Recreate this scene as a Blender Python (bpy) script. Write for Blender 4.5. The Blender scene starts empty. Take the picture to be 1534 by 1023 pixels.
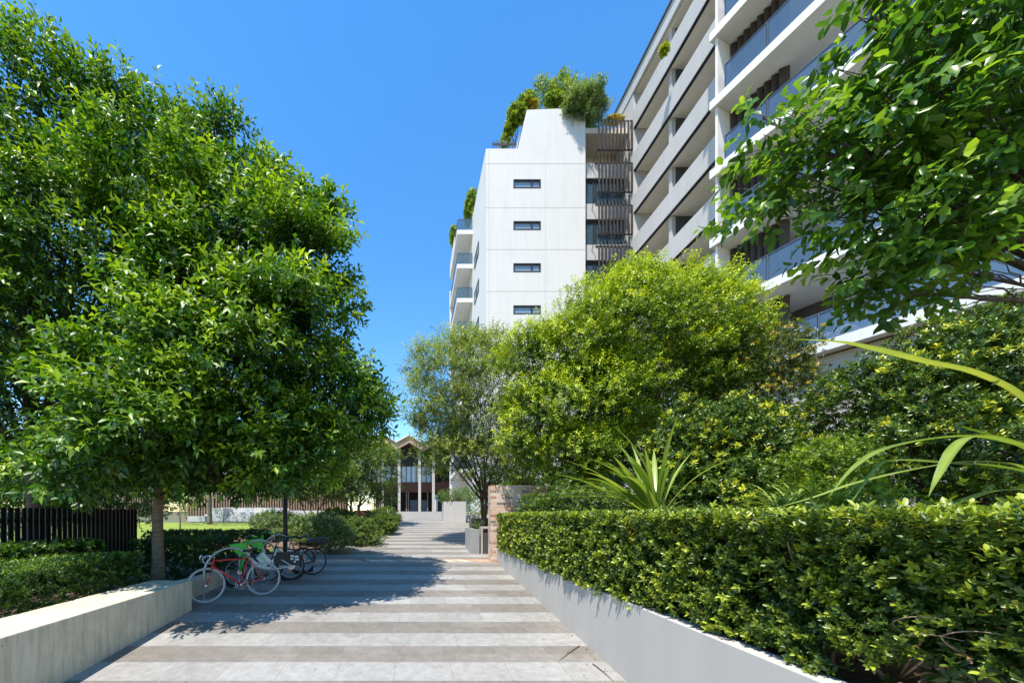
import bpy, bmesh, math, random
import numpy as np
from mathutils import Vector, Matrix, Quaternion, noise as mnoise

R = math.radians
SC = bpy.context.scene
COL = SC.collection
rng = np.random.default_rng(7)
random.seed(7)

# ------------------------------------------------------------------ measures
F = 550.0            # focal length in photo pixels (photo 1534 x 1023)
PX, PY = 619.0, 770.0
EYE = 2.25
SLOPE = 42.0 / F
CREST = 32.6


def gz(y):
    return SLOPE * min(y, CREST)


def P(px, py, Y):
    return Vector(((px - PX) * Y / F, Y, EYE + (PY - py) * Y / F))


def gp(px, py):
    Y = F * EYE / (py - 728.0)
    return Vector(((px - PX) * Y / F, Y, gz(Y)))


# ------------------------------------------------------------------ object helpers
def tag(o, label=None, cat=None, group=None, kind=None):
    if label: o['label'] = label
    if cat: o['category'] = cat
    if group: o['group'] = group
    if kind: o['kind'] = kind
    return o


def thing(name, label, cat, loc=(0, 0, 0), group=None, rz=0.0):
    o = bpy.data.objects.new(name, None)
    o.empty_display_size = 0.1
    COL.objects.link(o)
    o.location = loc
    o.rotation_euler = (0, 0, rz)
    return tag(o, label, cat, group)


class MB:
    """collects simple shapes into ONE mesh"""
    def __init__(s):
        s.v = []; s.f = []; s.m = []; s.sm = []

    def add(s, vs, fs, mi=0, smooth=False):
        b = len(s.v)
        s.v.extend([tuple(v) for v in vs])
        for f in fs:
            s.f.append(tuple(i + b for i in f)); s.m.append(mi); s.sm.append(smooth)
        return s

    def box(s, x0, x1, y0, y1, z0, z1, mi=0, M=None):
        vs = [Vector((x, y, z)) for z in (z0, z1) for y in (y0, y1) for x in (x0, x1)]
        if M is not None: vs = [M @ v for v in vs]
        return s.add(vs, [(0, 2, 3, 1), (4, 5, 7, 6), (0, 1, 5, 4), (2, 6, 7, 3), (0, 4, 6, 2), (1, 3, 7, 5)], mi)

    def prism(s, poly, a, b, axis='Y', mi=0, M=None):
        """poly: list of 2D points; extruded from a to b along axis"""
        n = len(poly)
        def mk(p, t):
            if axis == 'Y': return Vector((p[0], t, p[1]))
            if axis == 'X': return Vector((t, p[0], p[1]))
            return Vector((p[0], p[1], t))
        vs = [mk(p, a) for p in poly] + [mk(p, b) for p in poly]
        if M is not None: vs = [M @ v for v in vs]
        fs = [tuple(range(n)), tuple(range(2 * n - 1, n - 1, -1))]
        for i in range(n):
            j = (i + 1) % n
            fs.append((i, i + n, j + n, j))
        return s.add(vs, fs, mi)

    def tube(s, pts, rad, n=8, mi=0, cap=True):
        pts = [Vector(p) for p in pts]
        k = len(pts)
        if not hasattr(rad, '__len__'): rad = [rad] * k
        rings = []
        t0 = (pts[1] - pts[0]).normalized()
        ref = Vector((0, 0, 1)) if abs(t0.z) < 0.9 else Vector((1, 0, 0))
        u = t0.cross(ref).normalized()
        vs = []
        for i in range(k):
            a = pts[max(0, i - 1)]; b = pts[min(k - 1, i + 1)]
            t = (b - a)
            t = t.normalized() if t.length > 1e-9 else t0
            u = (u - t * u.dot(t))
            u = u.normalized() if u.length > 1e-6 else t.orthogonal().normalized()
            w = t.cross(u)
            for j in range(n):
                a_ = 2 * math.pi * j / n
                vs.append(pts[i] + (u * math.cos(a_) + w * math.sin(a_)) * rad[i])
        fs = []
        for i in range(k - 1):
            for j in range(n):
                j2 = (j + 1) % n
                fs.append((i * n + j, i * n + j2, (i + 1) * n + j2, (i + 1) * n + j))
        b = len(s.v)
        s.add(vs, fs, mi, True)
        if cap:
            s.f.append(tuple(b + j for j in range(n - 1, -1, -1))); s.m.append(mi); s.sm.append(False)
            s.f.append(tuple(b + (k - 1) * n + j for j in range(n))); s.m.append(mi); s.sm.append(False)
        return s

    def torus(s, c, axis, R_, r, n=40, m=8, mi=0, a0=0.0, a1=2 * math.pi):
        axis = Vector(axis).normalized(); c = Vector(c)
        u = axis.orthogonal().normalized()
        if abs(axis.z) < 0.9: u = axis.cross(Vector((0, 0, 1))).normalized()
        w = axis.cross(u)
        full = abs(a1 - a0 - 2 * math.pi) < 1e-6
        vs = []; fs = []
        nn = n if full else n + 1
        for i in range(nn):
            a = a0 + (a1 - a0) * i / n
            d = u * math.cos(a) + w * math.sin(a)
            for j in range(m):
                q = 2 * math.pi * j / m
                vs.append(c + d * (R_ + r * math.cos(q)) + axis * (r * math.sin(q)))
        for i in range(n):
            i2 = (i + 1) % nn
            for j in range(m):
                j2 = (j + 1) % m
                fs.append((i * m + j, i2 * m + j, i2 * m + j2, i * m + j2))
        return s.add(vs, fs, mi, True)

    def lathe(s, prof, c=(0, 0, 0), n=20, mi=0):
        c = Vector(c); vs = []; fs = []
        k = len(prof)
        for r, z in prof:
            for j in range(n):
                a = 2 * math.pi * j / n
                vs.append(c + Vector((r * math.cos(a), r * math.sin(a), z)))
        for i in range(k - 1):
            for j in range(n):
                j2 = (j + 1) % n
                fs.append((i * n + j, i * n + j2, (i + 1) * n + j2, (i + 1) * n + j))
        return s.add(vs, fs, mi, True)

    def build(s, name, mats, parent=None, bevel=0.0):
        me = bpy.data.meshes.new(name)
        me.from_pydata(s.v, [], s.f)
        me.polygons.foreach_set('material_index', s.m)
        me.polygons.foreach_set('use_smooth', s.sm)
        for m in (mats if isinstance(mats, (list, tuple)) else [mats]):
            me.materials.append(m)
        me.validate(); me.update()
        o = bpy.data.objects.new(name, me)
        COL.objects.link(o)
        if parent is not None: o.parent = parent
        if bevel > 0:
            md = o.modifiers.new('bevel', 'BEVEL'); md.width = bevel; md.segments = 2; md.limit_method = 'ANGLE'
        return o


# ------------------------------------------------------------------ materials
def nodes(name):
    m = bpy.data.materials.new(name); m.use_nodes = True
    nt = m.node_tree
    bs = nt.nodes['Principled BSDF']
    return m, nt, bs


def N(nt, t, **kw):
    n = nt.nodes.new(t)
    for k, v in kw.items(): setattr(n, k, v)
    return n


def math_(nt, op, a, b=None, c=None):
    n = N(nt, 'ShaderNodeMath', operation=op)
    for i, v in enumerate((a, b, c)):
        if v is None: continue
        if isinstance(v, (int, float)): n.inputs[i].default_value = v
        else: nt.links.new(v, n.inputs[i])
    return n.outputs[0]


def mixc(nt, fac, a, b, blend='MIX'):
    n = N(nt, 'ShaderNodeMix', data_type='RGBA', blend_type=blend)
    for sock, v in ((n.inputs[0], fac), (n.inputs[6], a), (n.inputs[7], b)):
        if isinstance(v, (int, float)): sock.default_value = v
        elif isinstance(v, tuple): sock.default_value = (v[0], v[1], v[2], 1)
        else: nt.links.new(v, sock)
    return n.outputs[2]


def noise_(nt, scale, detail=4, rough=0.6, vec=None, dist=0.0):
    n = N(nt, 'ShaderNodeTexNoise')
    n.inputs['Scale'].default_value = scale; n.inputs['Detail'].default_value = detail
    n.inputs['Roughness'].default_value = rough; n.inputs['Distortion'].default_value = dist
    if vec is None:
        tc = N(nt, 'ShaderNodeTexCoord'); vec = tc.outputs['Object']
    nt.links.new(vec, n.inputs['Vector'])
    return n.outputs['Fac']


def ramp(nt, fac, stops):
    n = N(nt, 'ShaderNodeValToRGB')
    cr = n.color_ramp
    while len(cr.elements) < len(stops): cr.elements.new(0.5)
    for e, (p, c) in zip(cr.elements, stops):
        e.position = p; e.color = (c[0], c[1], c[2], 1)
    nt.links.new(fac, n.inputs[0])
    return n.outputs[0]


def bump_(nt, bs, h, strength=0.3, dist=0.01):
    b = N(nt, 'ShaderNodeBump'); b.inputs['Strength'].default_value = strength; b.inputs['Distance'].default_value = dist
    nt.links.new(h, b.inputs['Height']); nt.links.new(b.outputs[0], bs.inputs['Normal'])


def m_plain(name, col, rough=0.6, metal=0.0, var=0.15, scale=3.0, bump=0.0, bscale=60.0, spec=0.5, coat=0.0):
    m, nt, bs = nodes(name)
    bs.inputs['Roughness'].default_value = rough; bs.inputs['Metallic'].default_value = metal
    bs.inputs['Specular IOR Level'].default_value = spec
    if coat: bs.inputs['Coat Weight'].default_value = coat
    if var > 0:
        f = noise_(nt, scale, 5, 0.65)
        lo = tuple(c * (1 - var) for c in col); hi = tuple(min(1, c * (1 + var)) for c in col)
        nt.links.new(ramp(nt, f, [(0.3, lo), (0.7, hi)]), bs.inputs['Base Color'])
        r2 = math_(nt, 'MULTIPLY_ADD', f, 0.25, rough - 0.12)
        nt.links.new(r2, bs.inputs['Roughness'])
    else:
        bs.inputs['Base Color'].default_value = (*col, 1)
    if bump > 0: bump_(nt, bs, noise_(nt, bscale, 4, 0.7), bump, 0.01)
    return m


def m_leaf(name, dark, mid, bright, rough=0.36, trans=0.33, tcol=None, spec=0.5):
    m, nt, bs = nodes(name)
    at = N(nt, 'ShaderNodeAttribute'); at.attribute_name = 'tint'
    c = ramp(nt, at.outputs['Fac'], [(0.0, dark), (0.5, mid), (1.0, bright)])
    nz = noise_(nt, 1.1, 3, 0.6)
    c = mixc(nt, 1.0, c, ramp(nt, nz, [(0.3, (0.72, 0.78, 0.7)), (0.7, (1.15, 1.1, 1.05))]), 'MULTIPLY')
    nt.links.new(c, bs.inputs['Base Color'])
    bs.inputs['Roughness'].default_value = rough
    bs.inputs['Specular IOR Level'].default_value = spec
    tr = N(nt, 'ShaderNodeBsdfTranslucent')
    tc = mixc(nt, 1.0, c, tcol or (1.5, 1.5, 0.6), 'MULTIPLY')
    nt.links.new(tc, tr.inputs['Color'])
    mx = N(nt, 'ShaderNodeMixShader'); mx.inputs[0].default_value = trans
    nt.links.new(bs.outputs[0], mx.inputs[1]); nt.links.new(tr.outputs[0], mx.inputs[2])
    out = nt.nodes['Material Output']; nt.links.new(mx.outputs[0], out.inputs['Surface'])
    return m


def m_bark(name, lo, hi, rings=False):
    m, nt, bs = nodes(name)
    tc = N(nt, 'ShaderNodeTexCoord'); mp = N(nt, 'ShaderNodeMapping')
    mp.inputs['Scale'].default_value = (3, 3, 22) if rings else (14, 14, 3)
    nt.links.new(tc.outputs['Object'], mp.inputs[0])
    f = noise_(nt, 1.6, 6, 0.7, mp.outputs[0])
    nt.links.new(ramp(nt, f, [(0.32, lo), (0.68, hi)]), bs.inputs['Base Color'])
    bs.inputs['Roughness'].default_value = 0.85
    bump_(nt, bs, f, 0.6, 0.02)
    return m


def m_glass(name, col, alpha=0.35, rough=0.03):
    m, nt, bs = nodes(name)
    bs.inputs['Base Color'].default_value = (*col, 1); bs.inputs['Roughness'].default_value = rough
    bs.inputs['Specular IOR Level'].default_value = 0.8
    tr = N(nt, 'ShaderNodeBsdfTransparent'); tr.inputs[0].default_value = (0.8, 0.88, 0.95, 1)
    mx = N(nt, 'ShaderNodeMixShader'); mx.inputs[0].default_value = alpha
    nt.links.new(tr.outputs[0], mx.inputs[1]); nt.links.new(bs.outputs[0], mx.inputs[2])
    nt.links.new(mx.outputs[0], nt.nodes['Material Output'].inputs['Surface'])
    return m


def m_wallpaint(name, col, streak=0.08, rough=0.7, bump=0.08):
    """rendered wall with faint rain streaks and dirt"""
    m, nt, bs = nodes(name)
    tc = N(nt, 'ShaderNodeTexCoord'); mp = N(nt, 'ShaderNodeMapping')
    mp.inputs['Scale'].default_value = (1.6, 1.6, 0.12); nt.links.new(tc.outputs['Object'], mp.inputs[0])
    s = noise_(nt, 2.2, 6, 0.65, mp.outputs[0])
    g = noise_(nt, 0.5, 4, 0.6)
    k = math_(nt, 'ADD', math_(nt, 'MULTIPLY', s, 0.6), math_(nt, 'MULTIPLY', g, 0.4))
    lo = tuple(c * (1 - streak * 1.6) for c in col); hi = tuple(min(1.0, c * (1 + streak * 0.4)) for c in col)
    nt.links.new(ramp(nt, k, [(0.3, lo), (0.62, hi)]), bs.inputs['Base Color'])
    bs.inputs['Roughness'].default_value = rough; bs.inputs['Specular IOR Level'].default_value = 0.3
    bump_(nt, bs, noise_(nt, 90, 3, 0.7), bump, 0.01)
    return m


def m_concrete(name):
    m, nt, bs = nodes(name)
    tc = N(nt, 'ShaderNodeTexCoord'); mp = N(nt, 'ShaderNodeMapping')
    mp.inputs['Scale'].default_value = (9, 9, 0.9); nt.links.new(tc.outputs['Object'], mp.inputs[0])
    s = noise_(nt, 1.3, 7, 0.75, mp.outputs[0])
    g = noise_(nt, 2.0, 6, 0.7)
    fine = noise_(nt, 70, 3, 0.7)
    a = ramp(nt, s, [(0.33, (0.44, 0.38, 0.265)), (0.5, (0.61, 0.54, 0.405)), (0.7, (0.68, 0.615, 0.475))])
    b = mixc(nt, 1.0, a, ramp(nt, g, [(0.3, (0.82, 0.81, 0.78)), (0.65, (1.08, 1.07, 1.05))]), 'MULTIPLY')
    v = N(nt, 'ShaderNodeTexVoronoi'); v.inputs['Scale'].default_value = 6.0
    nt.links.new(tc.outputs['Object'], v.inputs['Vector'])
    hole = math_(nt, 'LESS_THAN', v.outputs['Distance'], 0.055)
    c = mixc(nt, math_(nt, 'MULTIPLY', hole, 0.75), b, (0.12, 0.11, 0.09))
    nt.links.new(c, bs.inputs['Base Color']); bs.inputs['Roughness'].default_value = 0.8
    bump_(nt, bs, math_(nt, 'ADD', fine, math_(nt, 'MULTIPLY', hole, -2.0)), 0.25, 0.006)
    return m


def m_paving(name):
    m, nt, bs = nodes(name)
    ge = N(nt, 'ShaderNodeNewGeometry'); sx = N(nt, 'ShaderNodeSeparateXYZ')
    nt.links.new(ge.outputs['Position'], sx.inputs[0])
    x, y = sx.outputs[0], sx.outputs[1]
    B = 0.462
    yb = math_(nt, 'DIVIDE', math_(nt, 'ADD', y, -5.171 + 40 * B), B)
    ib = math_(nt, 'FLOOR', yb)
    odd = math_(nt, 'MODULO', ib, 2.0)               # 1 = dark band
    fb = math_(nt, 'FRACT', yb)
    # rows: dark bands carry two rows, light bands one
    rows = math_(nt, 'MULTIPLY', fb, math_(nt, 'ADD', odd, 1.0))
    ir = math_(nt, 'FLOOR', rows); fr = math_(nt, 'FRACT', rows)
    rid = math_(nt, 'ADD', math_(nt, 'MULTIPLY', ib, 2.0), ir)
    offs = math_(nt, 'FRACT', math_(nt, 'MULTIPLY', rid, 0.377))
    xt = math_(nt, 'ADD', math_(nt, 'DIVIDE', x, 0.694), math_(nt, 'MULTIPLY', offs, 0.5))
    ix = math_(nt, 'FLOOR', xt); fx = math_(nt, 'FRACT', xt)
    cb = N(nt, 'ShaderNodeCombineXYZ')
    nt.links.new(ix, cb.inputs[0]); nt.links.new(rid, cb.inputs[1])
    wn = N(nt, 'ShaderNodeTexWhiteNoise', noise_dimensions='2D'); nt.links.new(cb.outputs[0], wn.inputs['Vector'])
    rv = wn.outputs['Value']
    light = mixc(nt, rv, (0.298, 0.287, 0.267), (0.345, 0.334, 0.312))
    dark = mixc(nt, rv, (0.195, 0.175, 0.150), (0.242, 0.220, 0.193))
    c = mixc(nt, odd, light, dark)
    big = noise_(nt, 0.7, 6, 0.7, ge.outputs['Position'])
    c = mixc(nt, 1.0, c, ramp(nt, big, [(0.3, (0.80, 0.79, 0.77)), (0.66, (1.06, 1.06, 1.06))]), 'MULTIPLY')
    mot = noise_(nt, 9, 7, 0.75, ge.outputs['Position'])
    c = mixc(nt, 1.0, c, ramp(nt, mot, [(0.3, (0.74, 0.73, 0.71)), (0.66, (1.08, 1.08, 1.08))]), 'MULTIPLY')
    gr = noise_(nt, 160, 3, 0.8, ge.outputs['Position'])
    c = mixc(nt, 1.0, c, ramp(nt, gr, [(0.3, (0.86, 0.86, 0.86)), (0.7, (1.1, 1.1, 1.1))]), 'MULTIPLY')
    sp = noise_(nt, 2.6, 2, 0.5, ge.outputs['Position'])
    spot = math_(nt, 'GREATER_THAN', sp, 0.70)
    c = mixc(nt, math_(nt, 'MULTIPLY', spot, 0.25), c, (0.12, 0.11, 0.1))
    jx = math_(nt, 'LESS_THAN', math_(nt, 'MINIMUM', fx, math_(nt, 'SUBTRACT', 1.0, fx)), 0.0045)
    jy = math_(nt, 'LESS_THAN', math_(nt, 'MINIMUM', fr, math_(nt, 'SUBTRACT', 1.0, fr)), 0.011)
    j = math_(nt, 'MAXIMUM', jx, jy)
    c = mixc(nt, math_(nt, 'MULTIPLY', j, 0.6), c, (0.13, 0.115, 0.095))
    nt.links.new(c, bs.inputs['Base Color'])
    nt.links.new(math_(nt, 'MULTIPLY_ADD', mot, 0.3, 0.5), bs.inputs['Roughness'])
    bs.inputs['Specular IOR Level'].default_value = 0.35
    bump_(nt, bs, math_(nt, 'SUBTRACT', math_(nt, 'MULTIPLY', gr, 0.5), j), 0.3, 0.004)
    return m


def m_brick(name):
    m, nt, bs = nodes(name)
    ge = N(nt, 'ShaderNodeNewGeometry'); sx = N(nt, 'ShaderNodeSeparateXYZ'); nt.links.new(ge.outputs['Position'], sx.inputs[0])
    cb = N(nt, 'ShaderNodeCombineXYZ')
    nt.links.new(math_(nt, 'ADD', sx.outputs[0], sx.outputs[1]), cb.inputs[0]); nt.links.new(sx.outputs[2], cb.inputs[1])
    b = N(nt, 'ShaderNodeTexBrick'); nt.links.new(cb.outputs[0], b.inputs['Vector'])
    b.inputs['Scale'].default_value = 1.0; b.inputs['Brick Width'].default_value = 0.25; b.inputs['Row Height'].default_value = 0.09
    b.inputs['Mortar Size'].default_value = 0.007; b.inputs['Color1'].default_value = (0, 0, 0, 1); b.inputs['Color2'].default_value = (1, 1, 1, 1)
    b.inputs['Mortar'].default_value = (0.45, 0.45, 0.45, 1); b.inputs['Bias'].default_value = 0.0
    c = ramp(nt, b.outputs['Color'], [(0.0, (0.36, 0.10, 0.05)), (0.14, (0.62, 0.27, 0.14)), (0.4, (0.66, 0.44, 0.29)), (0.68, (0.70, 0.55, 0.42)), (0.88, (0.50, 0.26, 0.16)), (1.0, (0.12, 0.09, 0.08))])
    g = noise_(nt, 18, 6, 0.7, ge.outputs['Position'])
    c = mixc(nt, 0.22, c, ramp(nt, g, [(0.3, (0.36, 0.22, 0.15)), (0.7, (0.64, 0.54, 0.45))]))
    c = mixc(nt, b.outputs['Fac'], c, (0.56, 0.51, 0.44))
    nt.links.new(c, bs.inputs['Base Color']); bs.inputs['Roughness'].default_value = 0.85
    bump_(nt, bs, math_(nt, 'SUBTRACT', math_(nt, 'MULTIPLY', g, 0.4), b.outputs['Fac']), 0.7, 0.012)
    return m


def m_soil(name, a=(0.05, 0.035, 0.022), b=(0.14, 0.10, 0.065)):
    m, nt, bs = nodes(name)
    v = N(nt, 'ShaderNodeTexVoronoi'); v.inputs['Scale'].default_value = 26
    ge = N(nt, 'ShaderNodeNewGeometry'); nt.links.new(ge.outputs['Position'], v.inputs['Vector'])
    g = noise_(nt, 4, 6, 0.7, ge.outputs['Position'])
    k = math_(nt, 'ADD', math_(nt, 'MULTIPLY', v.outputs['Distance'], 0.6), math_(nt, 'MULTIPLY', g, 0.6))
    nt.links.new(ramp(nt, k, [(0.3, a), (0.75, b)]), bs.inputs['Base Color']); bs.inputs['Roughness'].default_value = 0.95
    bump_(nt, bs, k, 0.9, 0.03)
    return m


def m_grass(name):
    m, nt, bs = nodes(name)
    ge = N(nt, 'ShaderNodeNewGeometry')
    g = noise_(nt, 1.2, 6, 0.7, ge.outputs['Position']); h = noise_(nt, 60, 3, 0.8, ge.outputs['Position'])
    c = ramp(nt, g, [(0.3, (0.19, 0.26, 0.03)), (0.7, (0.29, 0.35, 0.045))])
    c = mixc(nt, 1.0, c, ramp(nt, h, [(0.3, (0.6, 0.62, 0.55)), (0.7, (1.2, 1.2, 1.1))]), 'MULTIPLY')
    nt.links.new(c, bs.inputs['Base Color']); bs.inputs['Roughness'].default_value = 0.9
    bump_(nt, bs, h, 0.8, 0.03)
    return m


def m_timber(name, lo, hi):
    m, nt, bs = nodes(name)
    tc = N(nt, 'ShaderNodeTexCoord'); mp = N(nt, 'ShaderNodeMapping')
    mp.inputs['Scale'].default_value = (12, 12, 1.0); nt.links.new(tc.outputs['Object'], mp.inputs[0])
    f = noise_(nt, 1.5, 5, 0.7, mp.outputs[0])
    nt.links.new(ramp(nt, f, [(0.3, lo), (0.7, hi)]), bs.inputs['Base Color']); bs.inputs['Roughness'].default_value = 0.7
    return m


# ------------------------------------------------------------------ foliage
UP = np.array([0.0, 0.0, 1.0])


def nrm(a):
    return a / np.maximum(np.linalg.norm(a, axis=-1, keepdims=True), 1e-9)


def leaves_obj(name, base, d, up, L, W, tint, mat, parent=None, hi=False, fold=0.22, curl=0.14):
    """N real leaves in one mesh: a folded blade each, midrib lower than its edges, tip bent down"""
    n = len(base)
    d = nrm(d); side = nrm(np.cross(d, up)); up = nrm(np.cross(side, d))
    L = L[:, None]; W = W[:, None]
    if not hi:
        st = [base, base + d * L * 0.45 + side * W * 0.5 + up * W * fold, base + d * L * 0.47,
              base + d * L * 0.45 - side * W * 0.5 + up * W * fold, base + d * L - up * L * curl]
        tri = np.array([[0, 2, 1], [2, 4, 1], [0, 3, 2], [2, 3, 4]])
    else:
        c1, c2 = curl * 0.15, curl * 0.5
        st = [base,
              base + d * L * 0.28 + side * W * 0.46 + up * (W * fold - L * c1), base + d * L * 0.28 - up * L * c1, base + d * L * 0.28 - side * W * 0.46 + up * (W * fold - L * c1),
              base + d * L * 0.70 + side * W * 0.42 + up * (W * fold * .8 - L * c2), base + d * L * 0.70 - up * L * c2, base + d * L * 0.70 - side * W * 0.42 + up * (W * fold * .8 - L * c2),
              base + d * L * 0.97 - up * L * curl]
        tri = np.array([[0, 2, 1], [0, 3, 2], [1, 2, 5], [1, 5, 4], [2, 3, 6], [2, 6, 5], [4, 5, 7], [5, 6, 7]])
    k = len(st)
    V = np.stack(st, 1).reshape(-1, 3).astype(np.float32)
    T = (tri[None] + (np.arange(n) * k)[:, None, None]).reshape(-1)
    me = bpy.data.meshes.new(name)
    nt_ = n * len(tri)
    me.vertices.add(n * k); me.loops.add(nt_ * 3); me.polygons.add(nt_)
    me.vertices.foreach_set('co', V.ravel())
    me.loops.foreach_set('vertex_index', T.astype(np.int32))
    me.polygons.foreach_set('loop_start', np.arange(0, nt_ * 3, 3, dtype=np.int32))
    me.polygons.foreach_set('loop_total', np.full(nt_, 3, dtype=np.int32))
    if hi: me.polygons.foreach_set('use_smooth', np.ones(nt_, dtype=bool))
    at = me.attributes.new('tint', 'FLOAT', 'POINT')
    at.data.foreach_set('value', np.repeat(np.clip(tint, 0, 1), k).astype(np.float32))
    me.materials.append(mat); me.update()
    o = bpy.data.objects.new(name, me); COL.objects.link(o)
    if parent is not None: o.parent = parent
    return o


def sprays(c, d, n, twig, L, W, droop=0.3, spread=0.8, jit=0.0, rosette=False, tint=None, rg=rng):
    """leaf arrays for twigs at c pointing along d, n leaves each"""
    m = len(c)
    d = nrm(d)
    ref = np.where(np.abs(d[:, 2:3]) > 0.9, np.array([[1.0, 0, 0]]), np.array([[0, 0, 1.0]]))
    u = nrm(np.cross(d, ref)); w = np.cross(d, u)
    t = (np.arange(n) + rg.random((m, n)) * 0.8) / n
    ph = np.arange(n)[None] * 2.39996 + rg.random((m, 1)) * 6.28 + rg.random((m, n)) * 0.6
    rad = u[:, None] * np.cos(ph)[..., None] + w[:, None] * np.sin(ph)[..., None]
    if rosette:
        base = c[:, None] + d[:, None] * (twig * t[..., None])
        el = 0.25 + 0.9 * t                          # inner (later) leaves stand up more
        ld = rad * np.cos(el)[..., None] + d[:, None] * np.sin(el)[..., None]
        ld = ld - UP * droop * (1 - t[..., None])
        up = d[:, None] + 0.25 * rg.normal(size=(m, n, 3))
    else:
        base = c[:, None] + d[:, None] * (twig * t[..., None])
        ld = d[:, None] * (0.45 + 0.5 * t[..., None]) + rad * spread - UP * droop
        up = UP * 0.75 + 0.42 * rg.normal(size=(m, n, 3)) + 0.85 * d[:, None]
    if jit: base = base + rg.normal(size=base.shape) * jit
    Ls = L * (0.7 + 0.5 * rg.random((m, n)))
    Ws = W * (0.75 + 0.45 * rg.random((m, n)))
    if tint is None: tint = np.full(m, 0.4)
    ti = tint[:, None] + rg.normal(size=(m, n)) * 0.12 + (0.18 * (t - 0.5) if True else 0)
    return [a.reshape(-1, 3) for a in (base, ld, up)] + [Ls.ravel(), Ws.ravel(), ti.ravel()]


def cat_(parts):
    return [np.concatenate([p[i] for p in parts]) for i in range(6)]


def fnoise(p, s, off=0.0):
    return np.array([mnoise.noise(Vector((q[0] * s + off, q[1] * s, q[2] * s))) for q in p])


def clump_points(lobes, n, rg, cr, seed=0.0, fill=0.18, flat=0.62, cover=0.55):
    """leaf clusters gathered in clumps on the lobes, with hollows between the clumps"""
    C = []; D = []; ID = []; T = []; cen = []
    for i, (c, r) in enumerate(lobes):
        c = np.array(c); r = np.array(r)
        area = 4.2 * (r[0] * r[1] + r[1] * r[2] + r[0] * r[2])
        k = int(area * cover / (cr * cr * 1.6)) + 3
        q = nrm(rg.normal(size=(k, 3)) + UP * 0.22)
        rr = rg.uniform(0.62, 1.04, k)
        lump = 1.0 + 0.18 * fnoise(q * 2.1 + i * 3.7, 1.0, seed)
        p = c + q * r * (rr * lump)[:, None]
        keep = np.ones(k, bool)
        for j, (c2, r2) in enumerate(lobes):
            if j == i: continue
            keep &= np.linalg.norm((p - np.array(c2)) / np.array(r2), axis=1) > 0.62
        for a, b in zip(p[keep], q[keep]): cen.append((a, b, i))
    m = max(4, int(n * (1 - fill) / max(1, len(cen))))
    for a, b, i in cen:
        s = cr * rg.uniform(0.6, 1.35); mm = max(3, int(m * (s / cr) ** 2 * rg.uniform(0.8, 1.1)))
        o = nrm(rg.normal(size=(mm, 3))) * (rg.random((mm, 1)) ** 0.5) * np.array([1, 1, flat])
        o[:, 2] -= 0.25 * (o[:, 0] ** 2 + o[:, 1] ** 2)
        C.append(a + o * s); D.append(nrm(o + b * 0.7 + UP * 0.35)); ID.append(np.full(mm, i))
        T.append(np.clip(0.62 + 0.38 * (o @ nrm(b + UP * 0.9)) + rg.normal() * 0.07, 0, 1.1))  # rises to clump top and outside, sunlight put into crown tint
    nf = int(n * fill)
    if nf > 10:
        c2, d2, i2, t2 = lobe_points(lobes, nf, rg, 0.7, -1.0, 1.0, seed)
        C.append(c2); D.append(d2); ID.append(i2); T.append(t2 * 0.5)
    return np.concatenate(C), np.concatenate(D), np.concatenate(ID), np.concatenate(T)


def lobe_points(lobes, n, rg, shell=0.45, nz=0.0, nscale=0.6, seed=0.0):
    """points spread through a union of ellipsoids, denser to their shells, thinned by noise so gaps open"""
    vol = np.array([l[1][0] * l[1][1] + l[1][1] * l[1][2] + l[1][0] * l[1][2] for l in lobes])
    vol = vol / vol.sum()
    C = []; D = []; ID = []; T = []
    for i, (c, r) in enumerate(lobes):
        k = int(n * vol[i] * 4.5) + 4
        q = nrm(rg.normal(size=(k, 3)))
        rr = rg.random(k) ** shell
        # lumpy surface
        lump = 1.0 + 0.16 * fnoise(q * 2.1 + i * 3.7, 1.0, seed) + 0.10 * fnoise(q * 5.0 + i, 1.0, seed)
        p = np.array(c) + q * np.array(r) * (rr * lump)[:, None]
        f = fnoise(p, nscale, seed + 11)
        keep = f > nz - 0.35 * (rg.random(k))
        # skip what lies deep inside another lobe
        for j, (c2, r2) in enumerate(lobes):
            if j == i: continue
            e = np.linalg.norm((p - np.array(c2)) / np.array(r2), axis=1)
            keep &= ~((e < 0.6) & (rg.random(k) < 0.85))
        C.append(p[keep]); D.append((q / np.array(r) * np.mean(r))[keep]); ID.append(np.full(keep.sum(), i)); T.append(rr[keep])
    C = np.concatenate(C); D = np.concatenate(D); ID = np.concatenate(ID); T = np.concatenate(T)
    if len(C) > n:
        s = rg.permutation(len(C))[:n]; C, D, ID, T = C[s], D[s], ID[s], T[s]
    return C, nrm(D), ID, T


def bez(a, b, c, n):
    return [a * (1 - t) ** 2 + b * 2 * t * (1 - t) + c * t * t for t in [i / n for i in range(n + 1)]]


def wob(pts, amp, rnd):
    out = [pts[0]]
    for p in pts[1:-1]:
        out.append(p + Vector((rnd.uniform(-1, 1), rnd.uniform(-1, 1), rnd.uniform(-1, 1))) * amp)
    return out + [pts[-1]]


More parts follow.
